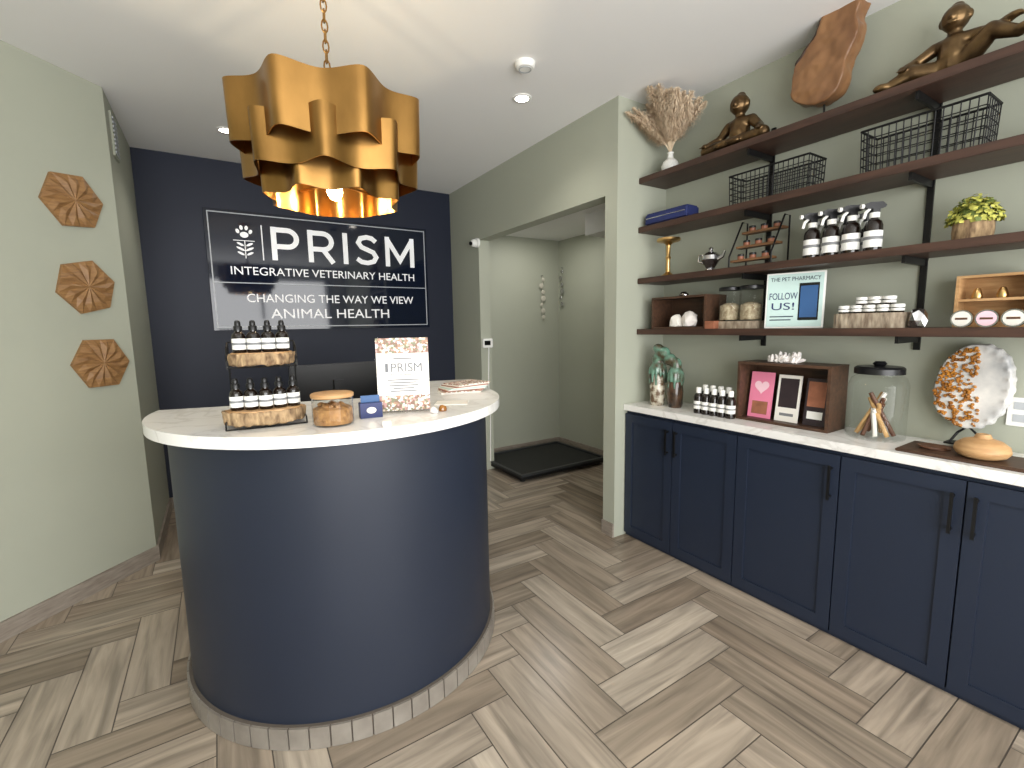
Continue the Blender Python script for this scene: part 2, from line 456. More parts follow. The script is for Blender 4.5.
def drop_bottle():
    t = thing('dropper_bottle', '', 'bottle')
    obj('glass_body', lathe(B(), [(0, 0), (.02, 0), (.0215, .002), (.0215, .058), (.018, .066), (.01, .072), (.01, .076), (0, .076)], 18), AMBER, t, smooth=True)
    obj('label', lathe(B(), [(.0218, .011), (.0221, .0115), (.0221, .048), (.0218, .0485)], 18), LABEL, t, smooth=True)
    b = B(); lathe(b, [(.0223, .026), (.0225, .0262), (.0225, .034), (.0223, .0345)], 18)
    obj('label_band', b, LABELT, t, smooth=True)
    obj('collar', lathe(B(), [(0, .076), (.0135, .076), (.0135, .09), (.012, .092), (0, .092)], 18), BLACKP, t, smooth=True)
    obj('rubber_bulb', lathe(B(), [(0, .092), (.009, .092), (.0098, .097), (.009, .106), (.006, .11), (0, .111)], 14), BLACKP, t, smooth=True)
    return t
def spray_bottle():
    t = thing('spray_bottle', '', 'bottle')
    obj('bottle_body', lathe(B(), [(0, 0), (.028, 0), (.031, .003), (.031, .1), (.026, .116), (.013, .126), (.012, .132), (0, .132)], 20), AMBER, t, smooth=True)
    obj('label', lathe(B(), [(.0313, .014), (.0317, .0145), (.0317, .078), (.0313, .0785)], 20), LABEL, t, smooth=True)
    obj('label_band', lathe(B(), [(.0318, .044), (.032, .0445), (.032, .056), (.0318, .0565)], 20), LABELT, t, smooth=True)
    obj('neck_collar', lathe(B(), [(0, .13), (.0175, .13), (.0175, .15), (0, .15)], 16), WHITE, t, smooth=True)
    pts = [(-.042, .168), (-.042, .183), (-.026, .19), (.02, .191), (.036, .178), (.03, .168), (.013, .164), (.013, .15), (-.013, .15), (-.014, .164)]
    obj('spray_head', slabxz(B(), pts, -.013, .013), BLACKP, t)
    b = B(); tube(b, [(-.042, 0, .176), (-.053, 0, .176)], .009, 10); obj('nozzle', b, WHITE, t)
    b = B(); tube(b, [(-.02, 0, .166), (-.034, 0, .152), (-.04, 0, .128)], .006, 6); obj('trigger', b, WHITE, t)
    return t
DB = drop_bottle(); SB = spray_bottle()
used = {}
def place(proto, loc, rz, label, group, s=1):
    if proto.name not in used:
        used[proto.name] = 1; proto.location = loc; proto.rotation_euler = (0, 0, rz); proto.scale = (s, s, s); proto['label'] = label; proto['group'] = group; return proto
    o = dup(proto, loc, rz, label, (s, s, s)); o['group'] = group; return o

# two tier tray stand
P = atz(268, 424, DZ); RZ = face(P)
st = thing('tiered_display_stand', 'two tier black wire stand with bark edged log trays on the reception desk', 'stand', P, RZ)
def logtray(w, d, z, th, name='log_tray'):
    pts = []
    for i in range(72):
        a = 2 * PI * i / 72
        r = 1 + .09 * noise.noise(Vector((math.cos(a) * 1.6, math.sin(a) * 1.6, z * 9))) + .035 * noise.noise(Vector((math.cos(a) * 9, math.sin(a) * 9, z * 5)))
        pts.append((w / 2 * math.cos(a) * r, d / 2 * math.sin(a) * r))
    o = obj(name, prism(B(), pts, z, z + th), BARK, st)
    remesh(o, .005, 2, rough=.007, rs=34)
    for v in o.data.vertices: v.co.z = min(v.co.z, z + th)
    obj('cut_face', prism(B(), [(p[0] * .93, p[1] * .93) for p in pts], z + th - .004, z + th + .002), LIGHTW, o)
logtray(.26, .17, .012, .046); logtray(.2, .15, .213, .04)
bm = B()
for s in (-1, 1):
    tube(bm, [(s * .122, -.07, 0.003), (s * .122, -.06, .025), (s * .122, .06, .025), (s * .122, .075, .003)], .003, 6)
    tube(bm, [(s * .105, .07, .003), (s * .105, .07, .29), (s * .105, -.0, .275), (s * .105, -.05, .235)], .003, 6)
    tube(bm, [(s * .105, -.05, .235), (s * .105, -.05, .205), (s * .105, .07, .205)], .003, 6)
tube(bm, [(-.105, .07, .29), (.105, .07, .29)], .003, 6)
tube(bm, [(-.122, -.072, .005), (.122, -.072, .005)], .003, 6)
tube(bm, [(-.105, -.05, .207), (.105, -.05, .207)], .003, 6)
obj('wire_frame', bm, BLACK, st)
Rz = Matrix.Rotation(RZ, 3, 'Z')
G = 'dropper bottles on the log tray stand'
for i, x in enumerate((-.088, -.044, .0, .044, .088)):
    place(DB, P + Rz @ Vector((x, -.03 + .012 * abs(i - 2), .0605)), RZ + .1 * i, '%s dark dropper bottle on the lower log tray' % ORD[i], G, .98)
for i, x in enumerate((-.066, -.022, .022, .066)):
    place(DB, P + Rz @ Vector((x, -.024 + .01 * abs(i - 1.5), .2555)), RZ - .1 * i, '%s dark dropper bottle on the upper log tray' % ORD[i], G, .98)
# jar with wooden lid
P = atz(334, 424, DZ)
j = thing('treat_jar', 'squat clear glass jar with wooden lid and amber contents on the desk', 'jar', P, 0)
obj('glass_wall', lathe(B(), [(0, 0.001), (.064, 0.001), (.068, .005), (.068, .098)], 36), GLASS2, j, smooth=True)
obj('lid', lathe(B(), [(0, .097), (.07, .097), (.071, .099), (.071, .108), (.067, .111), (0, .111)], 36), LIGHTW, j, smooth=True)
bm = B(); lathe(bm, [(0, .006), (.063, .006), (.0645, .012), (.0645, .058), (.05, .066), (0, .068)], 32)
for i in range(34):
    a = random.random() * 2 * PI; r = .05 * math.sqrt(random.random()); ell(bm, (r * math.cos(a), r * math.sin(a), .064 + .008 * random.random()), (.011, .008, .007), 7, 5, Matrix.Rotation(random.random() * 3, 3, 'Z'))
obj('contents', bm, HERBD, j, smooth=True)
# acrylic sign
P = atz(405, 412, DZ); RZ = face(P)
s = thing('tabletop_sign', 'clear acrylic stand with herb bordered paper sign on the reception desk', 'sign', P, RZ)
obj('acrylic_base', box(B(), -.10, .10, -.04, .05, 0, .004), ACRYL, s)
pn = obj('acrylic_panel', box(B(), -.102, .102, -.003, .003, 0.004, .295), ACRYL, s)
o = obj('printed_sheet', box(B(), -.099, .099, -.0045, -.0035, .008, .291), CREAM, s)
for z0, z1, nm in ((.008, .068, 'herb_border'), (.232, .291, 'herb_border')):
    obj(nm, box(B(), -.099, .099, -.0052, -.0045, z0, z1), HERBS, o)
text('lettering', 'PRISM', LABELG, o, -.045, .072, .16, .194, -.005, .001)
text('lettering', 'INTEGRATIVE VETERINARY HEALTH', LABELG, o, -.07, .072, .146, .153, -.005, .001)
bm = B(); box(bm, -.067, -.056, -.0055, -.0045, .16, .194); obj('printed_mark', bm, LABELG, o)
for z, l_ in ((.127, .06), (.116, .05), (.105, .056), (.094, .04), (.083, .05), (.21, .035)):
    obj('printed_line', box(B(), -l_, l_, -.0055, -.0045, z, z + .004), LABELG, o)
# blue card box
P = atz(371, 417, DZ)
c = thing('card_box', 'small deep blue card box beside the wooden lidded jar', 'box', P, face(P) + .15)
obj('box_body', box(B(), -.04, .04, -.022, .022, 0, .056), BLUED, c, bev=.001)
bm = B(); ell(bm, (0, -.0225, .029), (.018, .0008, .012)); obj('oval_emblem', bm, CREAM, c)
obj('raised_card', box(B(), -.034, .034, .0, .004, .056, .082), BLUEC, c)
P2 = atz(387, 426, DZ)
k = B(); box(k, -.014, .014, -.01, .01, 0, .018)
single('card_stack', k, CREAM, 'tiny stack of white business cards in front of the blue box', 'cards', P2, face(P2), bev=.001)
# papers
P = atz(462, 391, DZ)
pb = thing('brochure_stack', 'fanned pile of colour brochures at the right end of the desk', 'brochures', P, DR + .2)
for i in range(9):
    bm = B(); box(bm, -.1, .1, -.07, .07, i * .005, i * .005 + .0046)
    o = obj('brochure', bm, (CREAM, HERBS, BROWNC, CREAM, TEALC, CREAM, BROWNC, CREAM, HERBS)[i], pb); o.rotation_euler = (0, 0, (i - 3) * .07); o.location = ((i - 3) * .006, 0, 0)
P = atz(452, 403, DZ)
single('flat_leaflet', box(B(), -.07, .07, -.05, .05, 0, .003), PAPER, 'single white leaflet lying flat in front of the brochure pile', 'leaflet', P, DR - .3)
# stones
P = atz(434, 413, DZ)
for i, (dx, dy, cc) in enumerate(((0, 0, CRYST), (.045, .02, CITR))):
    bm = B(); bmesh.ops.create_icosphere(bm, subdivisions=2, radius=.016)
    for v in bm.verts: v.co *= 1 + .3 * noise.noise(v.co * 60 + Vector((i * 9, 0, 0))); v.co.z = max(v.co.z, -.009)
    single('polished_stone', bm, cc, ('small white stone by the acrylic sign', 'small amber stone by the acrylic sign')[i], 'stone', (P.x + dx, P.y + dy, DZ + .009))
# work table and monitor behind the desk
wt = thing('work_table', 'low white topped work table hidden behind the reception desk', 'table', (.55, 3.08, 0), 0)
obj('table_top', box(B(), -.6, .6, -.3, .3, .71, .74), QUARTZ, wt, bev=.002)
for x in (-.55, .55):
    for y in (-.26, .26): obj('leg', box(B(), x - .02, x + .02, y - .02, y + .02, 0, .71), BLACK, wt)
MY = 3.05
a = aty(288, 366, MY); b_ = aty(380, 364, MY); mc = (a + b_) / 2; mw = (b_.x - a.x)
mo = thing('computer_monitor', 'black computer monitor seen from behind on the work table', 'monitor', (mc.x, MY, .74), .05)
mh = a.z - .74
obj('panel_back', box(B(), -mw / 2, mw / 2, -.02, .02, mh - .33, mh), BLACKP, mo, bev=.006)
obj('stand_neck', box(B(), -.03, .03, -.045, -.02, .012, mh - .1), BLACKP, mo)
obj('stand_foot', box(B(), -.12, .12, -.09, .09, 0, .012), BLACKP, mo, bev=.003)

# ------------------------------------------------------------------ wall sign
sgx0, sgx1, sgz0, sgz1 = -.005, 1.925, 1.474, 2.475
SW = sgx1 - sgx0; SH = sgz1 - sgz0; scx = (sgx0 + sgx1) / 2
sg = thing('wall_sign', 'large glossy navy clinic sign with white lettering on the navy wall', 'sign', (scx, YB, sgz0), 0)
obj('sign_panel', box(B(), -SW / 2, SW / 2, -.03, -.022, 0, SH), SIGNP, sg)
bm = B(); i0 = .022; w = .009; X = SW / 2 - i0
box(bm, -X, X, -.034, -.0301, i0, i0 + w); box(bm, -X, X, -.034, -.0301, SH - i0 - w, SH - i0)
box(bm, -X, -X + w, -.034, -.0301, i0 + w, SH - i0 - w); box(bm, X - w, X, -.034, -.0301, i0 + w, SH - i0 - w)
obj('border', bm, GREYP, sg)
zf = lambda f: SH * (1 - f)
bm = B(); box(bm, -X + w, X - w, -.034, -.0301, zf(.603), zf(.603) + .008); obj('divider', bm, GREYP, sg)
for x in (-SW / 2 + .05, SW / 2 - .05):
    for z in (.06, SH - .06):
        bm = B(); tube(bm, [(x, 0, z), (x, -.022, z)], .012, 12); obj('standoff', bm, SILVER, sg)
def sx(px, py): return aty(px, py, YB - .03).x - scx
# big word built letter by letter from even strokes
hL = zf(.11) - zf(.395); lx0 = sx(271, 245); lx1 = sx(414, 255)
arcp = [(.44 + .25 * math.cos(a), .67 + .25 * math.sin(a)) for a in [PI / 2 - PI * k / 12 for k in range(13)]]
bowl = [(.08, .92)] + arcp + [(.08, .42)]
s_pts = [(.66, .79), (.54, .895), (.37, .925), (.18, .87), (.11, .73), (.2, .59), (.38, .515), (.57, .435), (.66, .28), (.58, .135), (.38, .075), (.19, .1), (.05, .2)]
LET = [(.77, [[(.08, 0), (.08, 1)], bowl]), (.8, [[(.08, 0), (.08, 1)], bowl, [(.42, .44), (.72, 0)]]), (.16, [[(.08, 0), (.08, 1)]]),
       (.74, [s_pts]), (1.0, [[(.08, 0), (.08, 1)], [(.06, .96), (.5, .22), (.94, .96)], [(.92, 0), (.92, 1)]])]
gap = .22; tot = sum(l[0] for l in LET) + gap * 4; kx = (lx1 - lx0) / tot; cur = 0
for wd, sts in LET:
    bm = B()
    for st_ in sts: stroke(bm, [(lx0 + (cur + p[0]) * kx, zf(.395) + p[1] * hL) for p in st_], .15 * hL, -.0301, -.037)
    obj('sign_letter', bm, LETTER, sg); cur += wd + gap
words('sign_word', 'INTEGRATIVE VETERINARY HEALTH', LETTER, sg, sx(231, 272), sx(414, 278), zf(.53), zf(.462), -.0301, .006)
words('sign_word', 'CHANGING THE WAY WE VIEW', LETTER, sg, sx(247, 298), sx(413, 298), zf(.762), zf(.69), -.0301, .006)
words('sign_word', 'ANIMAL HEALTH', LETTER, sg, sx(271, 314), sx(389, 314), zf(.902), zf(.818), -.0301, .006)
ex = sx(245, 245)
def disc(bm, x, z, rx, rz, rot=0, n=20):
    pts = []
    for i in range(n):
        a = 2 * PI * i / n; u, v = rx * math.cos(a), rz * math.sin(a)
        pts.append((x + u * math.cos(rot) - v * math.sin(rot), z + u * math.sin(rot) + v * math.cos(rot)))
    slabxz(bm, pts, -.036, -.0301)
bm = B(); ez = zf(.185)
disc(bm, ex, ez - .012, .032, .024)
for dx, dz, r in ((-.048, .016, .35), (-.019, .046, .12), (.019, .046, -.12), (.048, .016, -.35)): disc(bm, ex + dx, ez + dz, .013, .019, r)
obj('paw_emblem', bm, LETTER, sg)
bm = B(); box(bm, ex - .085, ex + .075, -.036, -.0301, zf(.248), zf(.248) + .005); box(bm, ex - .003, ex + .003, -.036, -.0301, zf(.392), zf(.248))
for z_, l_ in ((.282, .028), (.32, .034), (.358, .028)):
    for q in (-1, 1): disc(bm, ex + q * .034, zf(z_) + .006, l_, .009, q * .45)
obj('leaf_emblem', bm, LETTER, sg)
bm = B(); box(bm, sx(262, 245), sx(262, 245) + .008, -.036, -.0301, zf(.4), zf(.105)); obj('emblem_bar', bm, LETTER, sg)

# ------------------------------------------------------------------ hexagon wall plaques
HL = ['carved wood hexagon plaque highest on the sage wall', 'carved wood hexagon plaque in the middle of the column', 'carved wood hexagon plaque lowest on the sage wall']
for i, (px, py) in enumerate(((71, 201), (85, 287), (100, 363))):
    d = ray(px, py); t = (p0.x * .717 - p0.y * .697) / (d.x * .717 - d.y * .697)
    c = d * t; bm = B(); R = .154
    rot = (.12, .25, .0)[i]
    cen = bm.verts.new((0, -.032, 0))
    N = 24; rings = []
    for fr, base_d, amp in ((.3, .03, .004), (.65, .026, .009), (1.0, .018, .0)):
        rg = []
        for k in range(N):
            a = 2 * PI * k / N; sgm = (a % (PI / 3)) - PI / 6
            rr = R * math.cos(PI / 6) / math.cos(sgm) * fr
            rg.append(bm.verts.new((rr * math.cos(a + rot), -(base_d + (amp if k % 2 else -amp * .6)), rr * math.sin(a + rot))))
        rings.append(rg)
    back = [bm.verts.new((v.co.x, 0, v.co.z)) for v in rings[-1]]
    for k in range(N):
        l = (k + 1) % N
        bm.faces.new((cen, rings[0][k], rings[0][l]))
        for q in range(2): bm.faces.new((rings[q][k], rings[q + 1][k], rings[q + 1][l], rings[q][l]))
        bm.faces.new((rings[-1][k], back[k], back[l], rings[-1][l]))
    bm.faces.new(back)
    single('wooden_plaque', bm, OAK, HL[i], 'wall decor', (c.x + .001, c.y - .001, CH + c.z), math.atan2(.717, .697), 'hexagon plaques on the sage wall')
# vent
c = atx(113, 137, XL)
v = thing('wall_vent', 'small white louvred air vent high on the left wall', 'vent', c, PI / 2)
obj('vent_frame', box(B(), -.08, .08, -.012, 0, -.13, .13), SAGE, v, bev=.003)
bm = B()
for k in range(9): box(bm, -.062, .062, -.018, -.012, -.11 + k * .025, -.098 + k * .025)
obj('louvres', bm, GREYP, v)

# ------------------------------------------------------------------ pendant
PC = aty(331, 130, 2.0); PZ = 1.965
pd = thing('pendant_light', 'three tier scalloped antique gold pendant lamp hanging over the reception desk', 'lamp', (PC.x, PC.y, PZ), 0)
def tier(R, A, z0, z1, n, ph, wob):
    bm = B(); N = n * 24; th = .004
    rings = []
    for (off, z, fl) in ((0, z0, 0), (0, z1, 1), (-th, z1, 1), (-th, z0, 0)):
        rg = []
        for i in range(N):
            a = 2 * PI * i / N + ph
            e_ = .07; q0 = math.sqrt(e_); q1 = math.sqrt(1 + e_)
            q = 1 - 2 * (math.sqrt(math.sin(n * (a - ph) / 2) ** 2 + e_) - q0) / (q1 - q0)
            r = R + A * q + off + .006 * fl
            zz = z + wob * q
            rg.append(bm.verts.new((r * math.cos(a), r * math.sin(a), zz)))
        rings.append(rg)
    for q in range(4):
        a, b = rings[q], rings[(q + 1) % 4]
        for i in range(N):
            l = (i + 1) % N; bm.faces.new((a[i], a[l], b[l], b[i]))
    return obj('shade_tier', bm, GOLD, pd, smooth=True)
tier(.325, .028, .155, .36, 8, .1, .005)
tier(.299, .026, .07, .24, 8, .49, .005)
tier(.24, .022, .0, .15, 8, .1, .004)
bm = B()
for z, r in ((.30, .285), (.15, .26), (.08, .205)):
    for k in range(4):
        a = k * PI / 2 + .1 + PI / 8; tube(bm, [(0, 0, z), (r * math.cos(a), r * math.sin(a), z)], .005, 6)
tube(bm, [(0, 0, .1), (0, 0, .39)], .009, 10)
obj('inner_frame', bm, GOLD, pd)
obj('bulb_socket', lathe(B(), [(0, .085), (.018, .085), (.018, .14), (0, .14)], 12), GOLD, pd)
bm = B(); ell(bm, (0, 0, .05), (.03, .03, .038)); obj('bulb', bm, BULB, pd, smooth=True)
bm = B(); nz = int((HC - PZ - .03 - .39) / .036)
for k in range(nz + 1):
    z = .40 + k * .036; pts = []
    for i in range(10):
        a = 2 * PI * i / 10; u = .011 * math.cos(a); q = .024 * math.sin(a)
        pts.append((u, 0, z + q) if k % 2 else (0, u, z + q))
    tube(bm, pts, .0032, 6, True)
obj('chain', bm, GOLD, pd, smooth=True)
obj('ceiling_canopy', lathe(B(), [(0, HC - PZ), (.06, HC - PZ), (.06, HC - PZ - .02), (.02, HC - PZ - .035), (0, HC - PZ - .035)][::-1], 24), GOLD, pd, smooth=True)

# ------------------------------------------------------------------ ceiling fittings
def spotfix(px, py, label, e):
    p = atz(px, py, HC)
    t = thing('recessed_light', label, 'ceiling light', p, 0, 'recessed ceiling lights')
    obj('trim_ring', lathe(B(), [(.042, 0), (.06, 0), (.06, -.004), (.055, -.007), (.042, -.006)], 28), WHITE, t, smooth=True)
    obj('lens', lathe(B(), [(0, -.001), (.042, -.001), (.042, -.005), (0, -.005)], 28), LAMP, t)
    l = bpy.data.lights.new('spot', 'SPOT'); l.energy = e; l.spot_size = 2.3; l.spot_blend = .8; l.shadow_soft_size = .05; l.color = (1, .93, .84)
    o = bpy.data.objects.new('recessed_spot', l); COL.objects.link(o); o.location = (p.x, p.y, p.z - .03)
spotfix(522, 98, 'recessed ceiling light in front of the doorway wall', 16)
spotfix(226, 130, 'recessed ceiling light left of the gold pendant near navy wall', 20)
p = atz(525, 63, HC)
t = thing('smoke_detector', 'round white smoke detector on the ceiling', 'smoke detector', p)
obj('housing', lathe(B(), [(0, 0), (.055, 0), (.055, -.016), (.045, -.03), (0, -.034)], 28), WHITE, t, smooth=True)
obj('vent_ring', lathe(B(), [(.03, -.0325), (.034, -.033), (.034, -.0355), (.03, -.035)], 24), GREYP, t)

# ------------------------------------------------------------------ doorway fittings, scale
p = atx(478, 243, XD)
t = thing('security_camera', 'small white dome security camera at the doorway corner', 'camera', p, -PI / 2)
bm = B(); tube(bm, [(0, 0, 0), (0, -.025, 0)], .045, 20); obj('mount', bm, WHITE, t, smooth=True)
bm = B(); ell(bm, (0, -.045, -.005), (.038, .036, .038)); obj('camera_head', bm, WHITE, t, smooth=True)
bm = B(); tube(bm, [(-.0, -.07, -.01), (.012, -.088, -.012)], .018, 14); obj('lens', bm, SCREEN, t)
sc = thing('pet_scale', 'low black walk on pet scale platform on the alcove floor', 'scale', (2.84, 3.92, 0), 0)
obj('platform', box(B(), -.54, .54, -.42, .42, .03, .06), BLACK, sc, bev=.006)
obj('rubber_mat', box(B(), -.5, .5, -.38, .38, .06, .068), RUBBER, sc)
bm = B(); box(bm, -.54, .54, -.42, -.39, .06, .082); box(bm, -.54, .54, .39, .42, .06, .082); box(bm, -.54, -.51, -.39, .39, .06, .082); box(bm, .51, .54, -.39, .39, .06, .082)
obj('raised_rim', bm, RIM, sc)
for x in (-.48, .48):
    for y in (-.35, .35): obj('foot', lathe(B(), [(0, 0), (.025, 0), (.025, .03), (0, .03)], 12, (x, y, 0)), BLACKP, sc)
p = aty(489, 343, 4.07); p.x = XD + .06
t = thing('scale_readout', 'white wall mounted readout of the pet scale with cable below', 'scale display', p, 0)
obj('readout_case', box(B(), -.055, .055, -.04, 0, -.045, .045), WHITE, t, bev=.006)
obj('display_screen', box(B(), -.042, .025, -.042, -.04, -.02, .025), SCREEN, t)
bm = B(); tube(bm, [(.02, -.012, -.045), (.01, -.01, -.4), (.02, -.012, -.8), (.01, -.012, -p.z + .09)], .006, 6); obj('cable', bm, WHITE, t, smooth=True)
def mobile(c, rz, label, n, L):
    t = thing('hanging_ornament', label, 'ornament', c, rz)
    bm = B(); tube(bm, [(0, 0, 0), (0, -.03, 0)], .006, 8); obj('hook', bm, SILVER, t)
    bm = B(); tube(bm, [(0, -.028, 0), (0, -.028, -L)], .002, 6); obj('string', bm, SHELL, t)
    for k in range(n):
        z = -L * (k + .6) / n; bm = B(); s = (.02, .03, .024, .034)[k % 4]; x = (.012, -.014, .008)[k % 3]
        ell(bm, (x, -.028, z), (s, .006, s), 12, 8); obj('shell_disc' if rz == 0 else 'metal_disc', bm, SHELL if rz == 0 else SILVER, t, smooth=True)
mobile(aty(541, 276, YA), 0, 'faint hanging strand of pale shells on the alcove back wall', 7, .5)
mobile(atx(563, 268, XA), -PI / 2, 'short silver hanging ornament near the alcove corner', 6, .45)

# ------------------------------------------------------------------ cabinets
XC = 2.33; YE = [2.215, 1.825, 1.407, .917, .502, .087]
def door(t, y0, y1, hy):
    a, b = -y0 + .003, -y1 - .003
    bm = B(); z0, z1, r = .025, .868, .058
    box(bm, a, b, -.012, -.001, z0, z1)
    box(bm, a, a + r, -.02, -.012, z0, z1); box(bm, b - r, b, -.02, -.012, z0, z1)
    box(bm, a + r, b - r, -.02, -.012, z0, z0 + r); box(bm, a + r, b - r, -.02, -.012, z1 - r, z1)
    d = obj('door', bm, NAVYD, t)
    hx = a + .03 if hy == 'l' else b - .03
    bm = B(); box(bm, hx - .005, hx + .005, -.05, -.041, .66, .82)
    for z in (.675, .805): box(bm, hx - .004, hx + .004, -.042, -.02, z - .005, z + .005)
    obj('handle', bm, BLACK, d)
def cab(ys, sides, label):
    t = thing('base_cabinet', label, 'cabinet', (XC, 0, 0), -PI / 2, 'navy base cabinets')
    obj('body', box(B(), -ys[0] + .0005, -ys[-1] - .0005, 0, XW - XC - .001, 0.0, .89), NAVYD, t)
    for i in range(len(ys) - 1): door(t, ys[i], ys[i + 1], sides[i])
cab(YE[0:3], 'rl', 'navy two door base cabinet at the far end under the green ceramic')
cab(YE[2:4], 'r', 'navy single door base cabinet under the wooden brochure box')
cab(YE[3:6], 'rl', 'navy two door base cabinet nearest, below the crystal geode')
CZ = .93
single('countertop', box(B(), XC - .035, XW - .001, .06, YN - .001, .8905, CZ), QUARTZ, 'long white quartz worktop over the navy base cabinets', 'countertop', bev=.003)

# ------------------------------------------------------------------ shelves
XF = 2.41; ZS = [2.39, 2.08, 1.75, 1.415]; TH = .036
ZT = [z + TH / 2 for z in ZS]
SN = ['highest dark walnut wall shelf holding the bronze figures', 'dark walnut wall shelf holding the wire baskets', 'dark walnut wall shelf holding the spray bottles', 'lowest dark walnut wall shelf holding the framed notice']
for i, z in enumerate(ZS):
    single('wall_shelf', box(B(), XF, XW - .012, .15, YN - .002, -TH / 2, TH / 2), WALNUT, SN[i], 'shelf', (0, 0, z), group='walnut wall shelves', bev=.002)
for px, lb in ((655, 'black shelf bracket rail nearest the niche wall'), (768, 'black shelf bracket rail behind the framed notice'), (925, 'black shelf bracket rail behind the jar display')):
    y = atx(px, 260, XW).y
    t = thing('shelf_bracket', lb, 'bracket', (XW, y, 0), -PI / 2, 'shelf bracket rails')
    obj('rail', box(B(), -.012, .012, -.011, 0, 1.33, 2.52), BLACK, t)
    for z in ZS:
        zt = z - TH / 2 - .0005
        obj('bracket_arm', slabxz(B(), [(-.006, zt), (.006, zt), (.006, zt - .03), (-.006, zt - .03)], -.24, -.011), BLACK, t)
R90 = -PI / 2
# ---- top shelf
X = 2.52; z = ZT[0]
y, w, h = sp(660, 682, 143, X, z)
single('bud_vase', lathe(B(), [(0, 0), (.03, 0), (.05, .02), (.055, .045), (.045, .075), (.02, .095), (.016, .12), (.021, .13), (.016, .13), (.012, .118), (.015, .095), (.03, .07), (.03, .03), (0, .02)], 24), CERAM, 'round white bud vase on the top shelf under the pampas grass', 'vase', (X, y, z), smooth=True)
pg = thing('pampas_grass', 'tan dried pampas grass bouquet in the white bud vase', 'dried plant', (X, y, z + .125), R90)
for i in range(28):
    a = -1 + 2 * (i + .5) / 28; L = random.uniform(.88, 1.0)
    tip = Vector((a * .22 + .04, -random.uniform(.0, .26), (.318 - .1 * a * a) * L)); c1 = Vector((a * .07, tip.y * .2, .15))
    def cv(t_): return c1 * 2 * t_ * (1 - t_) + tip * t_ * t_
    bm = B(); tube(bm, [cv(k / 8) for k in range(9)], .002, 5)
    for k in range(900):
        t_ = random.uniform(.16, 1) ** .85; q = cv(t_)
        d = (cv(min(1, t_ + .05)) - cv(t_ - .05)).normalized(); sd = Vector((random.uniform(-1, 1), random.uniform(-1, 1), random.uniform(-.8, .3)))
        ln = .095 * math.sin(PI * min(1, max(.16, (t_ - .08) / .92 * .74 + .16))) * random.uniform(.5, 1.1); e1 = q + (sd * .65 + d * .75).normalized() * ln * .6
        e = e1 + (sd * .8 + d * .2 + Vector((0, 0, -.45))).normalized() * ln * .4
        e1.z = min(e1.z, .33); e.z = min(e.z, .33)
        s_ = d.cross(sd).normalized() * .0023
        v0, v1, v2, v3, v4 = bm.verts.new(q - s_), bm.verts.new(q + s_), bm.verts.new(e1 + s_ * .8), bm.verts.new(e1 - s_ * .8), bm.verts.new(e)
        bm.faces.new((v0, v1, v2, v3)); bm.faces.new((v3, v2, v4))
    for v in bm.verts: v.co.x = max(v.co.x, -.13)
    obj('plume', bm, PLUME, pg)

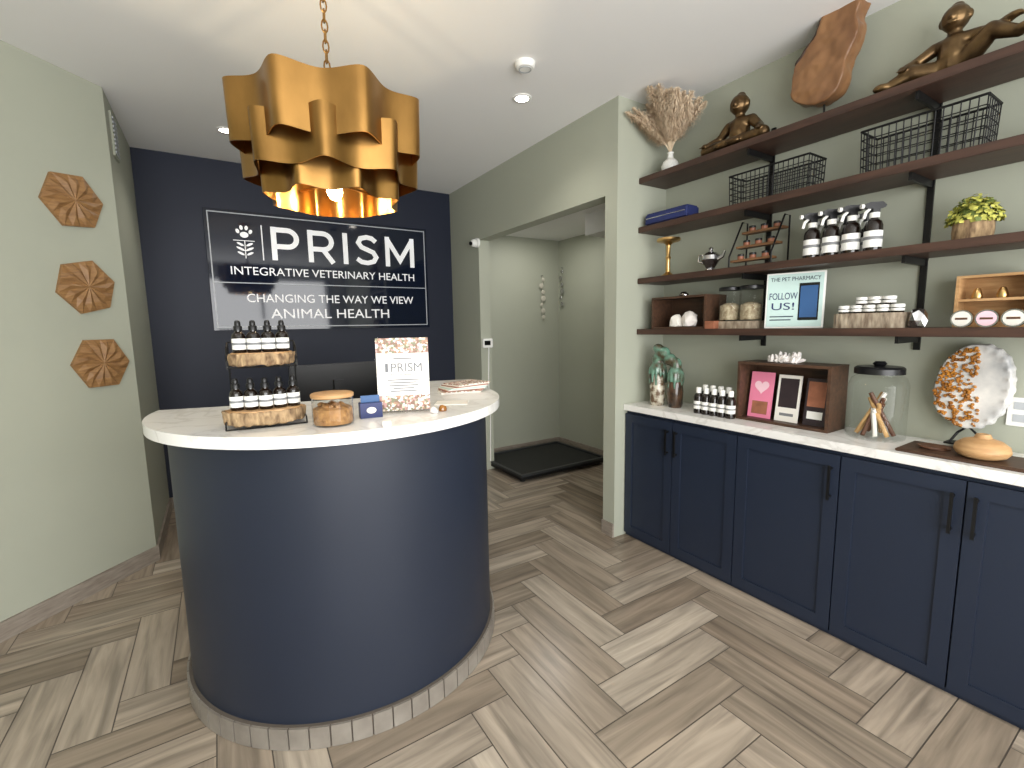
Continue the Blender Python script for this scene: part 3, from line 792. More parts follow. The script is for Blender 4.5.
def figure(label, loc, H, pose, rz=R90):
    bm = B(); s = H
    def V(*a): return Vector(a) * s
    F_ = 1.42 * s
    ell(bm, V(0, 0, .15), (.24 * s, .2 * s, .16 * s)); limb(bm, V(0, -.02, .18), V(0, 0, .44), .19 * s, .175 * s)
    ell(bm, V(0, -.12, .3), (.13 * s, .09 * s, .13 * s))
    ell(bm, V(0, 0, .48), (.22 * s, .15 * s, .12 * s)); limb(bm, V(0, 0, .5), V(0, -.02, .64), .09 * s, .085 * s)
    hd = V(0, -.035, .8); ell(bm, hd, (.165 * s, .175 * s, .175 * s))
    ell(bm, hd + V(0, -.17, -.02), (.028 * s, .03 * s, .035 * s)); ell(bm, hd + V(0, -.145, -.09), (.06 * s, .035 * s, .02 * s))
    for q in (-1, 1):
        ell(bm, hd + V(q * .165, 0, -.01), (.024 * s, .04 * s, .06 * s)); ell(bm, hd + V(q * .06, -.15, .03), (.028 * s, .018 * s, .016 * s))
        limb(bm, V(q * .1, 0, .5), V(q * .22, 0, .49), .095 * s, .09 * s, 4)
    ell(bm, hd + V(0, .03, .16), (.08 * s, .08 * s, .06 * s))
    if pose == 'lotus':
        for q in (-1, 1):
            limb(bm, V(q * .22, 0, .49), V(q * .38, -.03, .32), .065 * F_, .052 * F_); limb(bm, V(q * .38, -.03, .32), V(q * .5, -.22, .22), .052 * F_, .038 * F_)
            ell(bm, V(q * .52, -.26, .21), (.06 * s, .08 * s, .04 * s))
            for f in range(4): limb(bm, V(q * (.49 + .025 * f), -.3, .2), V(q * (.49 + .03 * f), -.37, .17), .017 * s, .013 * s, 3)
            limb(bm, V(q * .1, -.02, .14), V(q * .54, -.2, .13), .105 * F_, .08 * F_); limb(bm, V(q * .54, -.2, .12), V(-q * .06, -.38, .09), .075 * F_, .05 * F_)
            ell(bm, V(-q * .14, -.4, .08), (.11 * s, .06 * s, .05 * s))
    else:
        for q, kn, ft in ((-1, (-.4, -.2, .2), (-.68, -.3, .08)), (1, (.42, -.16, .4), (.7, -.22, .24))):
            limb(bm, V(q * .1, -.02, .14), V(*kn), .105 * F_, .08 * F_); limb(bm, V(*kn), V(*ft), .075 * F_, .052 * F_)
            ell(bm, V(ft[0] + q * .05, ft[1] - .04, ft[2] + .02), (.11 * s, .065 * s, .06 * s))
        limb(bm, V(-.22, 0, .49), V(-.4, -.1, .36), .065 * F_, .052 * F_); limb(bm, V(-.4, -.1, .36), V(-.46, -.26, .28), .052 * F_, .04 * F_); ell(bm, V(-.48, -.3, .26), (.065 * s, .065 * s, .045 * s))
        for f in range(4): limb(bm, V(-.51 + .025 * f, -.33, .25), V(-.53 + .03 * f, -.39, .22), .017 * s, .013 * s, 3)
        limb(bm, V(.22, 0, .49), V(.42, -.03, .46), .065 * F_, .052 * F_); limb(bm, V(.42, -.03, .46), V(.6, -.14, .49), .052 * F_, .04 * F_); ell(bm, V(.64, -.16, .49), (.075 * s, .055 * s, .045 * s))
        for f in range(4): limb(bm, V(.68, -.2 + .02 * f, .48), V(.75, -.21 + .025 * f, .45), .017 * s, .013 * s, 3)
    o = single('bronze_figurine', bm, BRONZE, label, 'figurine', loc, rz, 'bronze yoga figurines')
    remesh(o, H * .017, 2)
    zm = min(v.co.z for v in o.data.vertices)
    for v in o.data.vertices: v.co.z -= zm
    return o
y, w, h = sp(712, 770, 93, 2.53, z)
figure('small bronze figurine sitting cross legged between pampas and wood sculpture', (2.55, y, z), h / .99, 'lotus')
y, w, h = sp(922, 996, -6, 2.53, z)
figure('larger bronze figurine sitting with one leg raised at the shelf end', (2.55, y, z), h / 1.1, 'split')
# wood sculpture
y, w, h = sp(799, 864, 0, 2.54, z)
t = thing('wood_sculpture', 'chunky natural brown burl wood slab sculpture with dark bark on the top shelf', 'sculpture', (2.55, y, z), R90)
bm = B(); box(bm, -.045, .045, -.04, .04, 0, .012); tube(bm, [(0, 0, .01), (0, 0, h * .32)], .005, 8); obj('metal_stand', bm, BLACK, t)
low = outline([(-.5, .44), (-.46, .27), (-.2, .18), (.1, .17), (.3, .28), (.36, .46), (.5, .62), (.46, .76), (.52, .9), (.36, 1.0), (.14, .99), (-.02, .9), (-.12, .76), (-.3, .66), (-.46, .56)])
bm = B(); slabxz(bm, [(p[0] * w, p[1] * h) for p in low], -.045, .045)
remesh(obj('burl_slab', bm, BURL, t), .006, 7, rough=.009, rs=14)
bm = B()
for k in range(8, 14):
    for q in range(6):
        p = low[(k * 6 + q) % len(low)]; ell(bm, (p[0] * w * .97, .0, p[1] * h), (.018, .05, .018), 10, 7)
remesh(obj('bark_crust', bm, BURLD, t), .006, 3, rough=.006, rs=24)

# ---- second shelf
z = ZT[1]
y, w, h = sp(654, 697, 203, 2.52, z)
t = thing('blue_pouch', 'flat dark blue zipped pouch at the far end of the basket shelf', 'pouch', (2.49, y, z), R90)
hp = max(.035, h * .62)
obj('pouch_body', box(B(), -w / 2, w / 2, -.06, .06, 0, hp), BLUE, t, bev=.012, seg=3)
obj('zip', box(B(), -w / 2 + .015, w / 2 - .015, -.0615, -.0595, hp * .55, hp * .55 + .005), SILVER, t)
def basket(px0, px1, pyt, label):
    y, w, h = sp(px0, px1, pyt, 2.47, ZT[1]); d = .16; h = max(h, .08)
    t = thing('wire_basket', label, 'basket', (2.54, y, ZT[1] + .0025), R90, 'black wire baskets')
    w2, d2 = w / 2, d / 2; k = .97
    def rect(f, zz): return [(-w2 * f, -d2 * f, zz), (w2 * f, -d2 * f, zz), (w2 * f, d2 * f, zz), (-w2 * f, d2 * f, zz)]
    bm = B()
    for i in range(4): a = rect(1, h); tube(bm, [a[i], a[(i + 1) % 4]], .005, 8)
    obj('rim', bm, BLACK, t)
    bm = B()
    for zz in [h * q / 5 for q in range(5)]:
        f = k + (1 - k) * zz / h; a = rect(f, zz)
        for i in range(4): tube(bm, [a[i], a[(i + 1) % 4]], .0024, 5)
    nx = max(4, int(w / .024)); ny = max(3, int(d / .024))
    for i in range(nx + 1):
        u = -1 + 2 * i / nx
        for s_ in (-1, 1): tube(bm, [(u * w2, s_ * d2, h), (u * w2 * k, s_ * d2 * k, 0)], .0024, 5)
        tube(bm, [(u * w2 * k, -d2 * k, 0), (u * w2 * k, d2 * k, 0)], .0022, 5)
    for i in range(ny + 1):
        u = -1 + 2 * i / ny
        for s_ in (-1, 1): tube(bm, [(s_ * w2, u * d2, h), (s_ * w2 * k, u * d2 * k, 0)], .0024, 5)
    obj('wire_mesh', bm, BLACK, t)
basket(731, 810, 166, 'smaller black wire basket left of the shelf bracket')
basket(864, 988, 114, 'wider black wire basket at the near end of the shelf')

# ---- third shelf
z = ZT[2]
y, w, h = sp(661, 683, 239, 2.53, z)
single('brass_stand', lathe(B(), [(0, 0), (.044, 0), (.046, .006), (.026, .018), (.015, .03), (.012, h * .45), (.018, h * .5), (.012, h * .55), (.014, h * .82), (.03, h * .89), (.068, h * .92), (.074, h * .95), (.072, h), (0, h)], 28), BRASS, 'brass pedestal stand with wide flat top at the far shelf end', 'stand', (2.5, y, z), smooth=True)
y, w, h = sp(699, 724, 247, 2.53, z)
t = thing('silver_ornament', 'small silver pot ornament with curved handle and spout', 'ornament', (2.53, y, z), R90)
obj('pot_body', lathe(B(), [(0, 0), (.028, 0), (.03, .006), (.02, .02), (.03, .035), (.045, .06), (.042, .08), (.025, .095), (.01, .1), (.008, .108), (.012, .116), (0, .124)], 24), SILVER, t, smooth=True)
bm = B(); tube(bm, [(.035, 0, .06), (.065, 0, .07), (.075, 0, .095)], .011, 8, r1=.006); obj('spout', bm, SILVER, t, smooth=True)
bm = B(); tube(bm, [(-.035, 0, .085), (-.065, 0, .09), (-.07, 0, .06), (-.04, 0, .045)], .005, 8); obj('handle', bm, SILVER, t, smooth=True)
t.scale = (1.2, 1.2, 1.2)
# tiered display
y, w, h = sp(736, 777, 217, 2.5, z)
t = thing('tiered_rack', 'small stepped black rack with three wooden shelves of tins', 'rack', (2.54, y, z), R90)
for s_ in (-1, 1):
    bm = B(); xx = s_ * (w / 2 + .003); tube(bm, [(xx, -.085, .004), (xx, .08, .004), (xx, .08, h), (xx, .03, h), (xx, -.085, .06), (xx, -.085, .004)], .005, 6)
    obj('side_frame', bm, BLACK, t)
RY = (-.05, .0, .05); RZZ = (.03, h * .42, h * .74)
for k in range(3): obj('rack_shelf', box(B(), -w / 2, w / 2, RY[k] - .028, RY[k] + .026, RZZ[k], RZZ[k] + .012), MIDW, t)
tin = thing('small_tin', '', 'tin', (0, 0, 0), 0)
obj('tin_body', lathe(B(), [(0, 0), (.016, 0), (.017, .002), (.017, .018), (0, .018)], 16), BROWNC, tin, smooth=True)
obj('tin_lid', lathe(B(), [(0, .018), (.018, .018), (.018, .028), (.016, .03), (0, .03)], 16), BLACKP, tin, smooth=True)
RN = ['bottom', 'middle', 'top']
for k in range(3):
    for i, u in enumerate((-.3, 0, .3)):
        place(tin, (2.54 + RY[k] - .002, y - u * w, z + RZZ[k] + .0125), 0, '%s small tin on the %s step of the rack' % (('left', 'centre', 'right')[i], RN[k]), 'small tins on the stepped rack', min(1, w / .125))
# spray bottles
G = 'spray bottles on the third shelf'
Y4 = []
for i, px in enumerate((813, 832, 852, 874)):
    q = atx(px, 230, 2.48); Y4.append(q.y); hh = atx(px, 203, 2.48).z - z
    place(SB, (2.475, q.y, z), R90 + .9, '%s dark spray bottle in the front row' % ORD[i], G, max(.9, min(1.12, hh / .19)))
for i in range(3):
    place(SB, (2.58, (Y4[i] + Y4[i + 1]) / 2 + .02, z), R90 + .9, '%s dark spray bottle in the back row' % ORD[i], G, 1.0)
# plant
y, w, h = sp(946, 1003, 191, 2.5, z)
t = thing('potted_plant', 'yellow green flowering plant in a bark wrapped pot', 'potted plant', (2.54, y, z), R90)
ph = h * .42
obj('bark_pot', lathe(B(), [(0, 0), (w * .36, 0), (w * .38, ph * .5), (w * .37, ph), (w * .33, ph), (w * .33, ph * .8), (0, ph * .8)], 26), BARK, t, smooth=True)
bm = B(); bm2 = B()
for k in range(620):
    a = random.random() * 2 * PI; e = math.acos(1 - random.random() * 1.0); R = w * .5 * random.uniform(.75, 1.05)
    c = Vector((R * math.sin(e) * math.cos(a), R * .85 * math.sin(e) * math.sin(a), ph * .9 + (h - ph) * 1.0 * math.cos(e) * random.uniform(.75, 1.02)))
    n_ = Vector((math.sin(e) * math.cos(a), math.sin(e) * math.sin(a), math.cos(e) + .4)).normalized()
    n_ = (n_ + Vector((random.uniform(-.6, .6), random.uniform(-.6, .6), random.uniform(-.3, .3)))).normalized()
    u = n_.orthogonal().normalized(); v_ = n_.cross(u); s_ = random.uniform(.006, .010); bb_ = bm if random.random() < .82 else bm2
    bb_.faces.new([bb_.verts.new(c + u * s_ * p + v_ * s_ * q + n_ * s_ * .3 * (abs(p) + abs(q) - 1)) for p, q in ((1.2, 0), (0, 1), (-1.2, 0), (0, -1))])
o = obj('flowers', bm, LEAFY, t); o['kind'] = 'stuff'; o = obj('leaves', bm2, LEAFG, t); o['kind'] = 'stuff'
bm = B()
for k in range(12):
    a = k * .52; tube(bm, [(0, 0, ph * .8), (w * .3 * math.cos(a), w * .25 * math.sin(a), h * .85)], .0025, 5)
ell(bm, (0, 0, ph * .9), (w * .36, w * .32, (h - ph) * .75)); obj('stems', bm, LEAFG, t)

# ---- fourth shelf
z = ZT[3]
def crate(t, w, d, h, th, m, back=True):
    bm = B(); box(bm, -w / 2, w / 2, -d / 2, d / 2, 0, th); obj('crate_floor', bm, m, t)
    bm = B(); box(bm, -w / 2, w / 2, -d / 2, d / 2, h - th, h); obj('crate_top', bm, m, t)
    for s_ in (-1, 1):
        bm = B(); a, b = sorted((s_ * w / 2, s_ * (w / 2 - th))); box(bm, a, b, -d / 2, d / 2, th, h - th); obj('crate_side', bm, m, t)
    bm = B(); box(bm, -w / 2 + th, w / 2 - th, d / 2 - th, d / 2, th, h - th); obj('crate_back', bm, m, t)
y, w, h = sp(652, 706, 296, 2.44, z)
t = thing('wooden_crate', 'open fronted dark wooden crate on the lowest shelf by niche wall', 'crate', (2.54, y, z), R90)
crate(t, w, .2, h, .012, WALNUT2)
def rock(name, c, r, m, label, cat, seed, grp=None, flat=.6):
    bm = B(); bmesh.ops.create_icosphere(bm, subdivisions=2, radius=1)
    for v in bm.verts:
        v.co = v.co * (1 + .35 * noise.noise(v.co * 1.6 + Vector((seed, 0, 0)))); v.co = Vector((v.co.x * r[0], v.co.y * r[1], v.co.z * r[2])); v.co.z = max(v.co.z, -r[2] * flat)
    zm = min(v.co.z for v in bm.verts)
    for v in bm.verts: v.co.z -= zm
    return single(name, bm, m, label, cat, c, R90, grp)
rock('cream_crystal', (2.49, y + .045, z + .0125), (.05, .035, .05), CREAM, 'cream raw crystal at the left inside the dark crate', 'crystal', 3)
rock('white_crystal', (2.49, y - .055, z + .0125), (.055, .035, .06), CRYST, 'white raw crystal at the right inside the dark crate', 'crystal', 8)
rock('grey_stone', (2.54, y + .03, z + h + .0005), (.03, .025, .02), SILVER, 'small shiny stone on top of the dark crate', 'stone', 12)
single('small_box', box(B(), -.03, .03, -.025, .025, 0, .045), BROWNC, 'small brown cardboard box at the right foot of the crate', 'box', (2.455, y - w / 2 - .034, z), R90, bev=.001)
# jars on log base
y, w, h = sp(717, 761, 286, 2.5, z)
t = thing('log_riser', 'split log riser carrying two glass jars on the lowest shelf', 'riser', (2.53, y, z), R90)
lh = .042
bm = B(); pts = [(w / 2 * math.copysign(min(1, abs(math.cos(a)) ** .5), math.cos(a)), .06 * math.copysign(abs(math.sin(a)) ** .5, math.sin(a))) for a in [2 * PI * k / 32 for k in range(32)]]
obj('log_slab', prism(bm, pts, 0, lh), BARKG, t)
gj = thing('glass_canister', '', 'jar', (0, 0, 0), 0)
r = w * .23; hh = h - lh
obj('glass_wall', lathe(B(), [(0, 0.001), (r * .96, 0.001), (r, .005), (r, hh - .02)], 24), GLASS, gj, smooth=True)
obj('lid', lathe(B(), [(0, hh - .02), (r * 1.02, hh - .02), (r * 1.02, hh - .004), (r * .9, hh), (0, hh)], 24), BLACKP, gj, smooth=True)
obj('contents', lathe(B(), [(0, .007), (r * .9, .007), (r * .9, hh * .45), (r * .5, hh * .52), (0, hh * .54)], 20), HERB, gj, smooth=True)
for i, u in enumerate((-.24, .24)):
    place(gj, (2.53, y - u * w, z + lh + .0003), R90, '%s glass canister with black lid on the log riser' % ('left', 'right')[i], 'glass canisters on the log riser')
# framed notice
y, w, h = sp(770, 824, 272, 2.50, z)
t = thing('framed_notice', 'pale framed social media notice leaning on the lowest shelf', 'sign', (2.50, y, z + .0005), R90)
t.rotation_euler = (-.05, 0, R90 + .3)
obj('frame', box(B(), -w / 2, w / 2, -.006, .012, 0, h), WHITE, t, bev=.002)
o = obj('notice_print', box(B(), -w / 2 + .008, w / 2 - .008, -.0075, -.0062, .008, h - .008), TEALC, t)
obj('phone_picture', box(B(), .02, w / 2 - .024, -.009, -.0076, h * .14, h * .8), SCREEN, o)
obj('phone_screen', box(B(), .026, w / 2 - .03, -.0096, -.0091, h * .19, h * .75), BLUEC, o)
text('lettering', 'THE PET PHARMACY', SLATE, o, -w / 2 + .02, w / 2 - .02, h * .85, h * .92, -.0076, .001)
text('lettering', 'FOLLOW', BLUED, o, -w / 2 + .018, .014, h * .52, h * .64, -.0076, .001)
text('lettering', 'US!', BLUED, o, -w / 2 + .03, .002, h * .33, h * .46, -.0076, .001)
for x1_, zz in ((0, .2), (-.01, .14)):
    obj('small_print', box(B(), -w / 2 + .024, x1_, -.0084, -.0076, h * zz, h * (zz + .02)), SLATE, o)
# jars on slab
y, w, h = sp(831, 905, 313, 2.46, z)
t = thing('wood_slab', 'rough live edge wood slab with white lidded jars on it', 'riser', (2.53, y, z), R90)
sh = max(.03, h)
bm = B(); pts = []
for k in range(40):
    a = 2 * PI * k / 40; q = (abs(math.cos(a)) ** 5 + abs(math.sin(a)) ** 5) ** -.2 * (1 + .04 * noise.noise(Vector((math.cos(a) * 4, math.sin(a) * 4, 0))))
    pts.append((w / 2 * math.cos(a) * q, .07 * math.sin(a) * q))
obj('slab', prism(bm, pts, 0, sh), BARKG, t)
wj = thing('salve_jar', '', 'jar', (0, 0, 0), 0)
jr = w * .085
obj('jar_body', lathe(B(), [(0, 0), (jr * .95, 0), (jr, .002), (jr, .022), (0, .022)], 20), AMBER, wj, smooth=True)
obj('label', lathe(B(), [(jr * 1.01, .007), (jr * 1.03, .0075), (jr * 1.03, .018), (jr * 1.01, .0185)], 20), LABEL, wj, smooth=True)
obj('lid', lathe(B(), [(0, .022), (jr * 1.05, .022), (jr * 1.05, .034), (jr * .98, .036), (0, .036)], 20), WHITE, wj, smooth=True)
for i in range(5):
    place(wj, (2.5, y - w * (-.36 + .18 * i), z + sh + .0003), R90, '%s white lidded salve jar in the lower row on the slab' % ORD[i], 'salve jars on the wood slab')
for i in range(3):
    place(wj, (2.505, y - w * (-.12 + .18 * i), z + sh + .0365), R90, '%s white lidded salve jar stacked in the upper row' % ORD[i], 'salve jars on the wood slab')
y3 = atx(917, 317, 2.48).y
rock('silver_geode', (2.49, y3, z), (.036, .034, .05), SILVER, 'shiny silver crystal lump right of the jar slab', 'crystal', 21)
# wooden case with tins
y, w, h = sp(953, 1030, 273, 2.5, z)
t = thing('wooden_riser_case', 'open light wooden case standing at the near end of shelf', 'case', (2.6, y, z), R90)
crate(t, w, .1, h, .01, LIGHTW)
obj('middle_shelf', box(B(), -w / 2 + .01, w / 2 - .01, -.05, .04, h * .5, h * .5 + .01), LIGHTW, t)
for i, u in enumerate((-.22, .12)):
    bm = B(); lathe(bm, [(0, 0), (.016, 0), (.018, .01), (.012, .03), (.008, .04), (0, .042)], 16)
    single('brass_pot', bm, BRASS, '%s small brass pot inside the light wooden case' % ('left', 'right')[i], 'pot', (2.58, y - u * w, z + h * .5 + .0105), smooth=True, group='brass pots in the wooden case')
for i, px in enumerate((962, 987, 1014)):
    q = atx(px, 318, 2.47)
    t = thing('round_tin', '%s round tin propped upright in front of wooden case' % ORD[i], 'tin', (2.475, q.y, z), R90 , 'round tins before the wooden case')
    bm = B(); tube(bm, [(0, -.012, .034), (0, .012, .034)], .033, 28); obj('tin_body', bm, SILVER, t, smooth=True)
    bm = B(); tube(bm, [(0, -.0135, .034), (0, -.0125, .034)], .028, 24); obj('tin_label', bm, (CREAM, PINKL, CREAM)[i], t)
    bm = B(); box(bm, -.018, .018, -.0142, -.0136, .03, .038); obj('label_print', bm, LEATHER, t)

# ------------------------------------------------------------------ counter
z = CZ
# green drip ceramic piece
yA = atx(655, 400, 2.47).y; yB_ = atx(676, 402, 2.45).y; hT = atx(664, 344, 2.46).z - z
cy_ = (yA + yB_) / 2; hw = (yA - yB_) / 2
t = thing('ceramic_sculpture', 'compact green and brown drip glazed ceramic piece at the far counter end', 'ceramic', (2.46, cy_, z), R90)
for k, xx in enumerate((-hw * .62, hw * .75)):
    rr = .05; hh = hT * (.66 if k == 0 else .58)
    obj('lower_pot', lathe(B(), [(0, 0), (rr * .8, 0), (rr * .95, hh * .1), (rr, hh * .45), (rr * .85, hh * .75), (rr * .5, hh * .92), (rr * .5, hh), (0, hh)], 24, (xx, .02 * k - .01, 0)), (TEALL, DTEAL)[k], t, smooth=True)
bm = B(); rnd = random.Random(5)
for k, (xx, r_, hz) in enumerate(((-hw * .62, .052, .62), (hw * .75, .046, .55))):
    for q in range(12):
        a = q * PI / 6; L = rnd.uniform(.03, .2) * hT
        tube(bm, [(xx + r_ * .9 * math.cos(a), .02 * k - .01 + r_ * .9 * math.sin(a), hz * hT), (xx + r_ * math.cos(a), .02 * k - .01 + r_ * math.sin(a), hz * hT * .84), (xx + r_ * math.cos(a), .02 * k - .01 + r_ * math.sin(a), hz * hT * .84 - L)], .012, 7, r1=.007)
    ell(bm, (xx, .02 * k - .01, hz * hT), (r_ * 1.05, r_ * 1.05, .05)); ell(bm, (xx, .02 * k - .01, hz * hT + .05), (r_ * .8, r_ * .8, .05))
ell(bm, (-hw * .3, 0, hT * .84), (.055, .045, .05)); ell(bm, (-hw * .62, -.01, hT * .93), (.035, .035, .03)); ell(bm, (hw * .3, 0, hT * .76), (.045, .04, .04))
remesh(obj('drip_glaze', bm, TEAL, t), .006, 2)
mb = thing('pump_bottle', '', 'bottle', (0, 0, 0), 0)
obj('bottle_body', lathe(B(), [(0, 0), (.022, 0), (.024, .002), (.024, .092), (.019, .106), (.011, .112), (0, .112)], 18), AMBER, mb, smooth=True)
obj('label', lathe(B(), [(.0243, .026), (.0246, .0265), (.0246, .068), (.0243, .0685)], 18), LABEL, mb, smooth=True)
obj('label_band', lathe(B(), [(.0247, .044), (.0249, .0445), (.0249, .052), (.0247, .0525)], 18), LABELT, mb, smooth=True)
obj('cap', lathe(B(), [(0, .112), (.014, .112), (.014, .138), (.012, .142), (0, .142)], 16), WHITE, mb, smooth=True)
ya = atx(699, 400, 2.42).y; yb_ = atx(731, 405, 2.42).y
for i in range(5):
    place(mb, (2.415, ya + (yb_ - ya) * i / 4, z), R90, '%s white capped dark bottle in the front worktop row' % ORD[i], 'white capped bottles on the worktop', 1.1)
for i in range(4):
    place(mb, (2.485, ya + (yb_ - ya) * (i + .5) / 4 + .03, z), R90, '%s white capped dark bottle in the back worktop row' % ORD[i], 'white capped bottles on the worktop', 1.16)
# brochure box
y, w, h = sp(738, 832, 364, 2.44, z)
t = thing('brochure_box', 'open dark wooden display box of brochures on the worktop', 'box', (2.53, y, z), R90)
crate(t, w, .18, h, .014, WALNUT2)
def card(u, ww, hh, m, label, deco, tilt=-.14):
    c = thing('brochure', label, 'brochure', (2.495, y - u * w, z + .0145), R90, 'brochures in the display box')
    c.rotation_euler = (tilt, 0, R90)
    obj('cover', box(B(), -ww / 2, ww / 2, -.003, .003, 0.0, hh), m, c)
    deco(c, ww, hh)
def d1(c, w_, h_):
    bm = B()
    n = 24; pts = []
    for i in range(n):
        a = 2 * PI * i / n; pts.append((.0017 * 16 * math.sin(a) ** 3, .0017 * (13 * math.cos(a) - 5 * math.cos(2 * a) - 2 * math.cos(3 * a) - math.cos(4 * a))))
    bm.faces.new([bm.verts.new((p[0] * w_ / .085, -.0036, h_ * .68 + p[1] * w_ / .085)) for p in pts]); obj('heart_print', bm, PINKL, c)
    obj('dog_picture', box(B(), -w_ * .34, w_ * .34, -.0036, -.0031, h_ * .08, h_ * .36), BROWNC, c)
def d2(c, w_, h_):
    obj('photo_print', box(B(), -w_ * .4, w_ * .4, -.0036, -.0031, h_ * .3, h_ * .93), DARKC, c)
    obj('text_lines', box(B(), -w_ * .3, w_ * .3, -.0036, -.0031, h_ * .12, h_ * .18), LABELT, c)
def d3(c, w_, h_):
    obj('photo_print', box(B(), -w_ * .4, w_ * .4, -.0036, -.0031, h_ * .4, h_ * .93), BROWNC, c)
    obj('text_lines', box(B(), -w_ * .35, w_ * .35, -.0036, -.0031, h_ * .14, h_ * .3), LABEL, c)
card(-.29, w * .27, h * .78, PINK, 'pink brochure with a heart at the left of the box', d1)
card(.02, w * .25, h * .76, CREAM, 'white bordered brochure with dark photo in the middle of the box', d2)
card(.31, w * .22, h * .74, DARKC, 'dark brochure with brown photo at the right of the box', d3)
y4 = atx(784, 355, 2.52).y
bm = B(); rnd = random.Random(4)
for k in range(60):
    a = rnd.random() * 2 * PI; e = rnd.uniform(.0, 1.3); d = Vector((math.sin(e) * math.cos(a), math.sin(e) * math.sin(a), math.cos(e)))
    L = rnd.uniform(.03, .056); b0 = Vector((rnd.uniform(-.07, .07), rnd.uniform(-.03, .03), .004))
    tip = b0 + Vector((d.x * L, d.y * L * .6, abs(d.z) * L)); tube(bm, [b0, b0.lerp(tip, .75), tip], .012, 6, r1=.003)
for v in bm.verts: v.co.z = max(0, v.co.z)
single('crystal_cluster', bm, CRYST, 'white crystal cluster on top of the wooden brochure box', 'crystal', (2.52, y4, z + h + .0003), R90)
# big jar
r = .112
y = atx(875, 420, 2.53).y
t = thing('glass_jar', 'large clear glass jar with black lid holding chew sticks', 'jar', (2.535, y, z), 0)
h = atx(875, 361, 2.53).z - z
obj('glass_wall', lathe(B(), [(0, 0.001), (r * .95, 0.001), (r, .008), (r, h * .7), (r * .9, h * .79), (r * .76, h * .82), (r * .76, h * .84)], 36), GLASS, t, smooth=True)
l_ = obj('lid', lathe(B(), [(0, h * .84), (r * .84, h * .84), (r * .84, h * .91), (r * .76, h * .935), (0, h * .935)], 32), BLACKP, t, smooth=True)
obj('lid_knob', lathe(B(), [(0, h * .935), (r * .16, h * .935), (r * .24, h * .97), (r * .16, h), (0, h)], 20), BLACKP, l_, smooth=True)
for k in range(15):
    a = k * .7; q = .07; bm = B()
    tube(bm, [(q * math.cos(a), q * math.sin(a), .016), (-.4 * q * math.cos(a + .6), -.4 * q * math.sin(a + .6), h * (.38 + .07 * (k % 4)))], .009, 8)
    obj('chew_stick', bm, (TREAT, LEATHER, CREAM)[k % 3], t, smooth=True)
# serving board + coasters + diffuser
q = atx(985, 452, 2.46)
single('wooden_board', box(B(), -.24, .2, -.11, .1, 0, .012), WALNUT2, 'flat dark wooden board under the diffuser on the worktop', 'board', (2.445, q.y, z), R90, bev=.003)
P = (2.42, atx(983, 440, 2.42).y, z + .0125)
t = thing('oil_diffuser', 'low domed light wood oil diffuser on the dark board', 'diffuser', P, 0)
obj('diffuser_base', lathe(B(), [(0, 0), (.05, 0), (.07, .01), (.08, .026), (.08, .03), (0, .03)], 32), LIGHTW, t, smooth=True)
obj('diffuser_dome', lathe(B(), [(0, .0305), (.08, .0305), (.076, .048), (.055, .066), (.026, .076), (.02, .09), (.012, .092), (.012, .07), (0, .07)], 32), LIGHTW, t, smooth=True)
q = atx(938, 437, 2.46)
for k in range(2):
    bm = B(); lathe(bm, [(0, 0), (.045, 0), (.046, .003), (.045, .006), (0, .006)], 24)
    single('leather_coaster', bm, LEATHER, ('lower round leather coaster at the left end of the board', 'upper round leather coaster at the left end of the board')[k], 'coaster', (2.45 - .012 * k, q.y + .01 * k, z + .0125 + .0062 * k), group='leather coasters on the board', smooth=True)
# geode
X = 2.61; q = atx(971, 400, X); H = atx(971, 345, X).z - z
t = thing('citrine_geode', 'rounded geode with amber crystals and grey white shell on black stand', 'geode', (X, q.y, z), R90)
bm = B(); tube(bm, [(-.05, -.02, .006), (-.03, 0, .05), (0, 0, .08), (.03, 0, .05), (.05, -.02, .006)], .005, 8); box(bm, -.065, .065, -.03, .035, 0, .006)
for v in bm.verts: v.co.z += .0125
obj('metal_stand', bm, BLACK, t)
g0 = .085; gh = H - g0
go = outline([(-.104, .2), (-.055, .06), (.0, .0), (.066, .1), (.108, .36), (.114, .62), (.094, .86), (.04, .99), (-.02, 1.0), (-.076, .86), (-.108, .64), (-.116, .42)])
bm = B(); slabxz(bm, [(p[0], g0 + p[1] * gh) for p in go], -.02, .05)
for k in range(24):
    p = go[k * 3]
    if p[0] > .02: ell(bm, (p[0] * .92, .01, g0 + (p[1] * .93 + .035) * gh), (.018, .036, .022))
remesh(obj('shell', bm, GEOD, t), .005, 8)
bm = B(); rnd = random.Random(9)
def inside(u, v):
    c_ = False; n = len(go)
    for i in range(n):
        x1_, y1_ = go[i]; x2_, y2_ = go[i - 1]
        if (y1_ > v) != (y2_ > v) and u < (x2_ - x1_) * (v - y1_) / (y2_ - y1_) + x1_: c_ = not c_
    return c_
n_c = 0
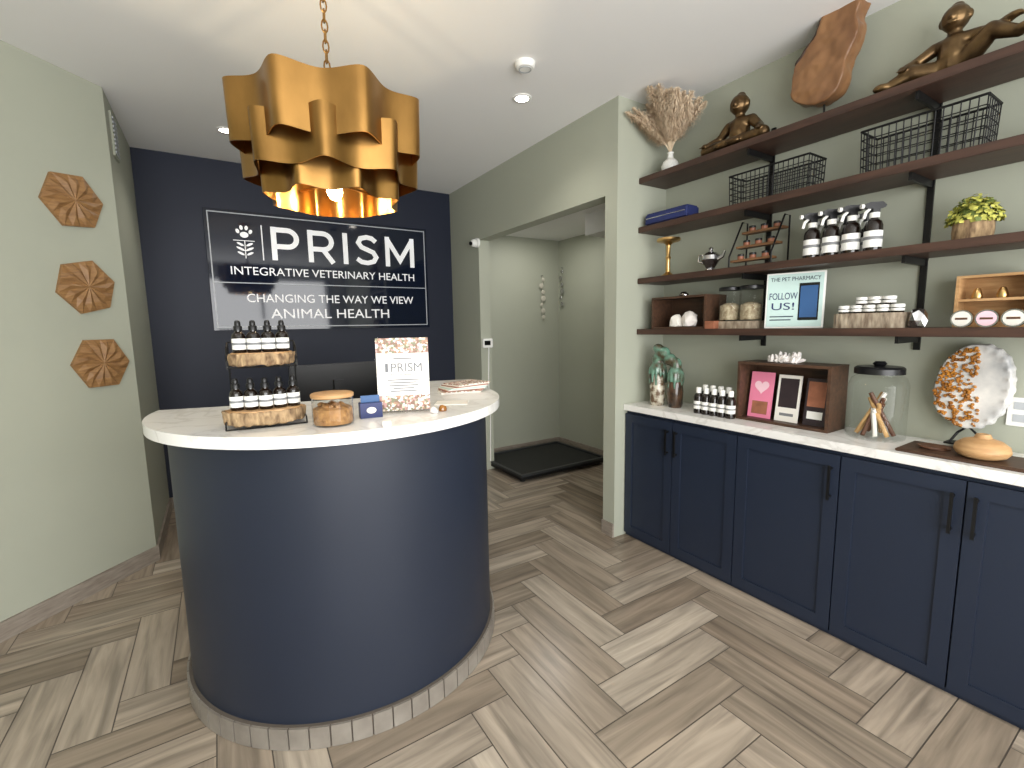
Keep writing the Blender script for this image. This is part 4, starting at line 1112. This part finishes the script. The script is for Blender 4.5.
while n_c < 240:
    u = rnd.uniform(-.115, .03); v_ = rnd.uniform(.03, .97)
    if not inside(u * 1.03, (v_ - .5) * 1.03 + .5) or u > .024 - .05 * max(0, v_ - .5) + .01 * math.sin(v_ * 9): continue
    n_c += 1
    s_ = rnd.uniform(.010, .016); d = Vector((rnd.uniform(-.4, .25), -1, rnd.uniform(-.3, .3))).normalized()
    p = Vector((u, -.016, g0 + v_ * gh)); tube(bm, [p + Vector((0, .015, 0)), p + d * s_ * .2, p + d * s_ * .9], s_, 6, r1=.003)
obj('crystals', bm, CITR, t)
# wall outlet plate
q = atx(1020, 412, XW)
t = thing('wall_outlet', 'white wall outlet plate at the right edge above the worktop', 'outlet', q, R90)
obj('plate', box(B(), -.036, .036, -.007, 0, -.058, .058), WHITE, t, bev=.002)
for z0_, z1_ in ((.01, .04), (-.04, -.01)):
    obj('socket', box(B(), -.017, .017, -.0085, -.0071, z0_, z1_), GREYP, t)

# ------------------------------------------------------------------ light
def area(name, loc, rot, sx_, sy_, e, col=(1, 1, 1)):
    l = bpy.data.lights.new(name, 'AREA'); l.shape = 'RECTANGLE'; l.size = sx_; l.size_y = sy_; l.energy = e; l.color = col
    o = bpy.data.objects.new(name, l); COL.objects.link(o); o.location = loc; o.rotation_euler = rot
area('window_daylight', (.2, YF + .15, 1.45), (PI / 2 + .26, 0, 0), 4.1, 2.3, 240, (1, .995, .985))
for (x, y_) in ((1.2, .6), (-.9, .8), (1.4, -1.0), (-.9, -1.0)):
    l = bpy.data.lights.new('down', 'SPOT'); l.energy = 20; l.spot_size = 2.5; l.spot_blend = .9; l.shadow_soft_size = .06; l.color = (1, .95, .88)
    o = bpy.data.objects.new('ceiling_spot', l); COL.objects.link(o); o.location = (x, y_, HC - .03)
l = bpy.data.lights.new('bulb', 'POINT'); l.energy = 24; l.color = (1, .84, .56); l.shadow_soft_size = .035
o = bpy.data.objects.new('pendant_glow', l); COL.objects.link(o); o.location = (PC.x, PC.y, PZ + .105)
area('alcove_light', (2.9, 3.85, HA - .02), (0, 0, 0), .3, .3, 6, (1, .96, .9))
w = bpy.data.worlds.new('world'); S.world = w; w.use_nodes = True
bg = w.node_tree.nodes['Background']; bg.inputs[0].default_value = (.94, .97, 1, 1); bg.inputs[1].default_value = 1.4
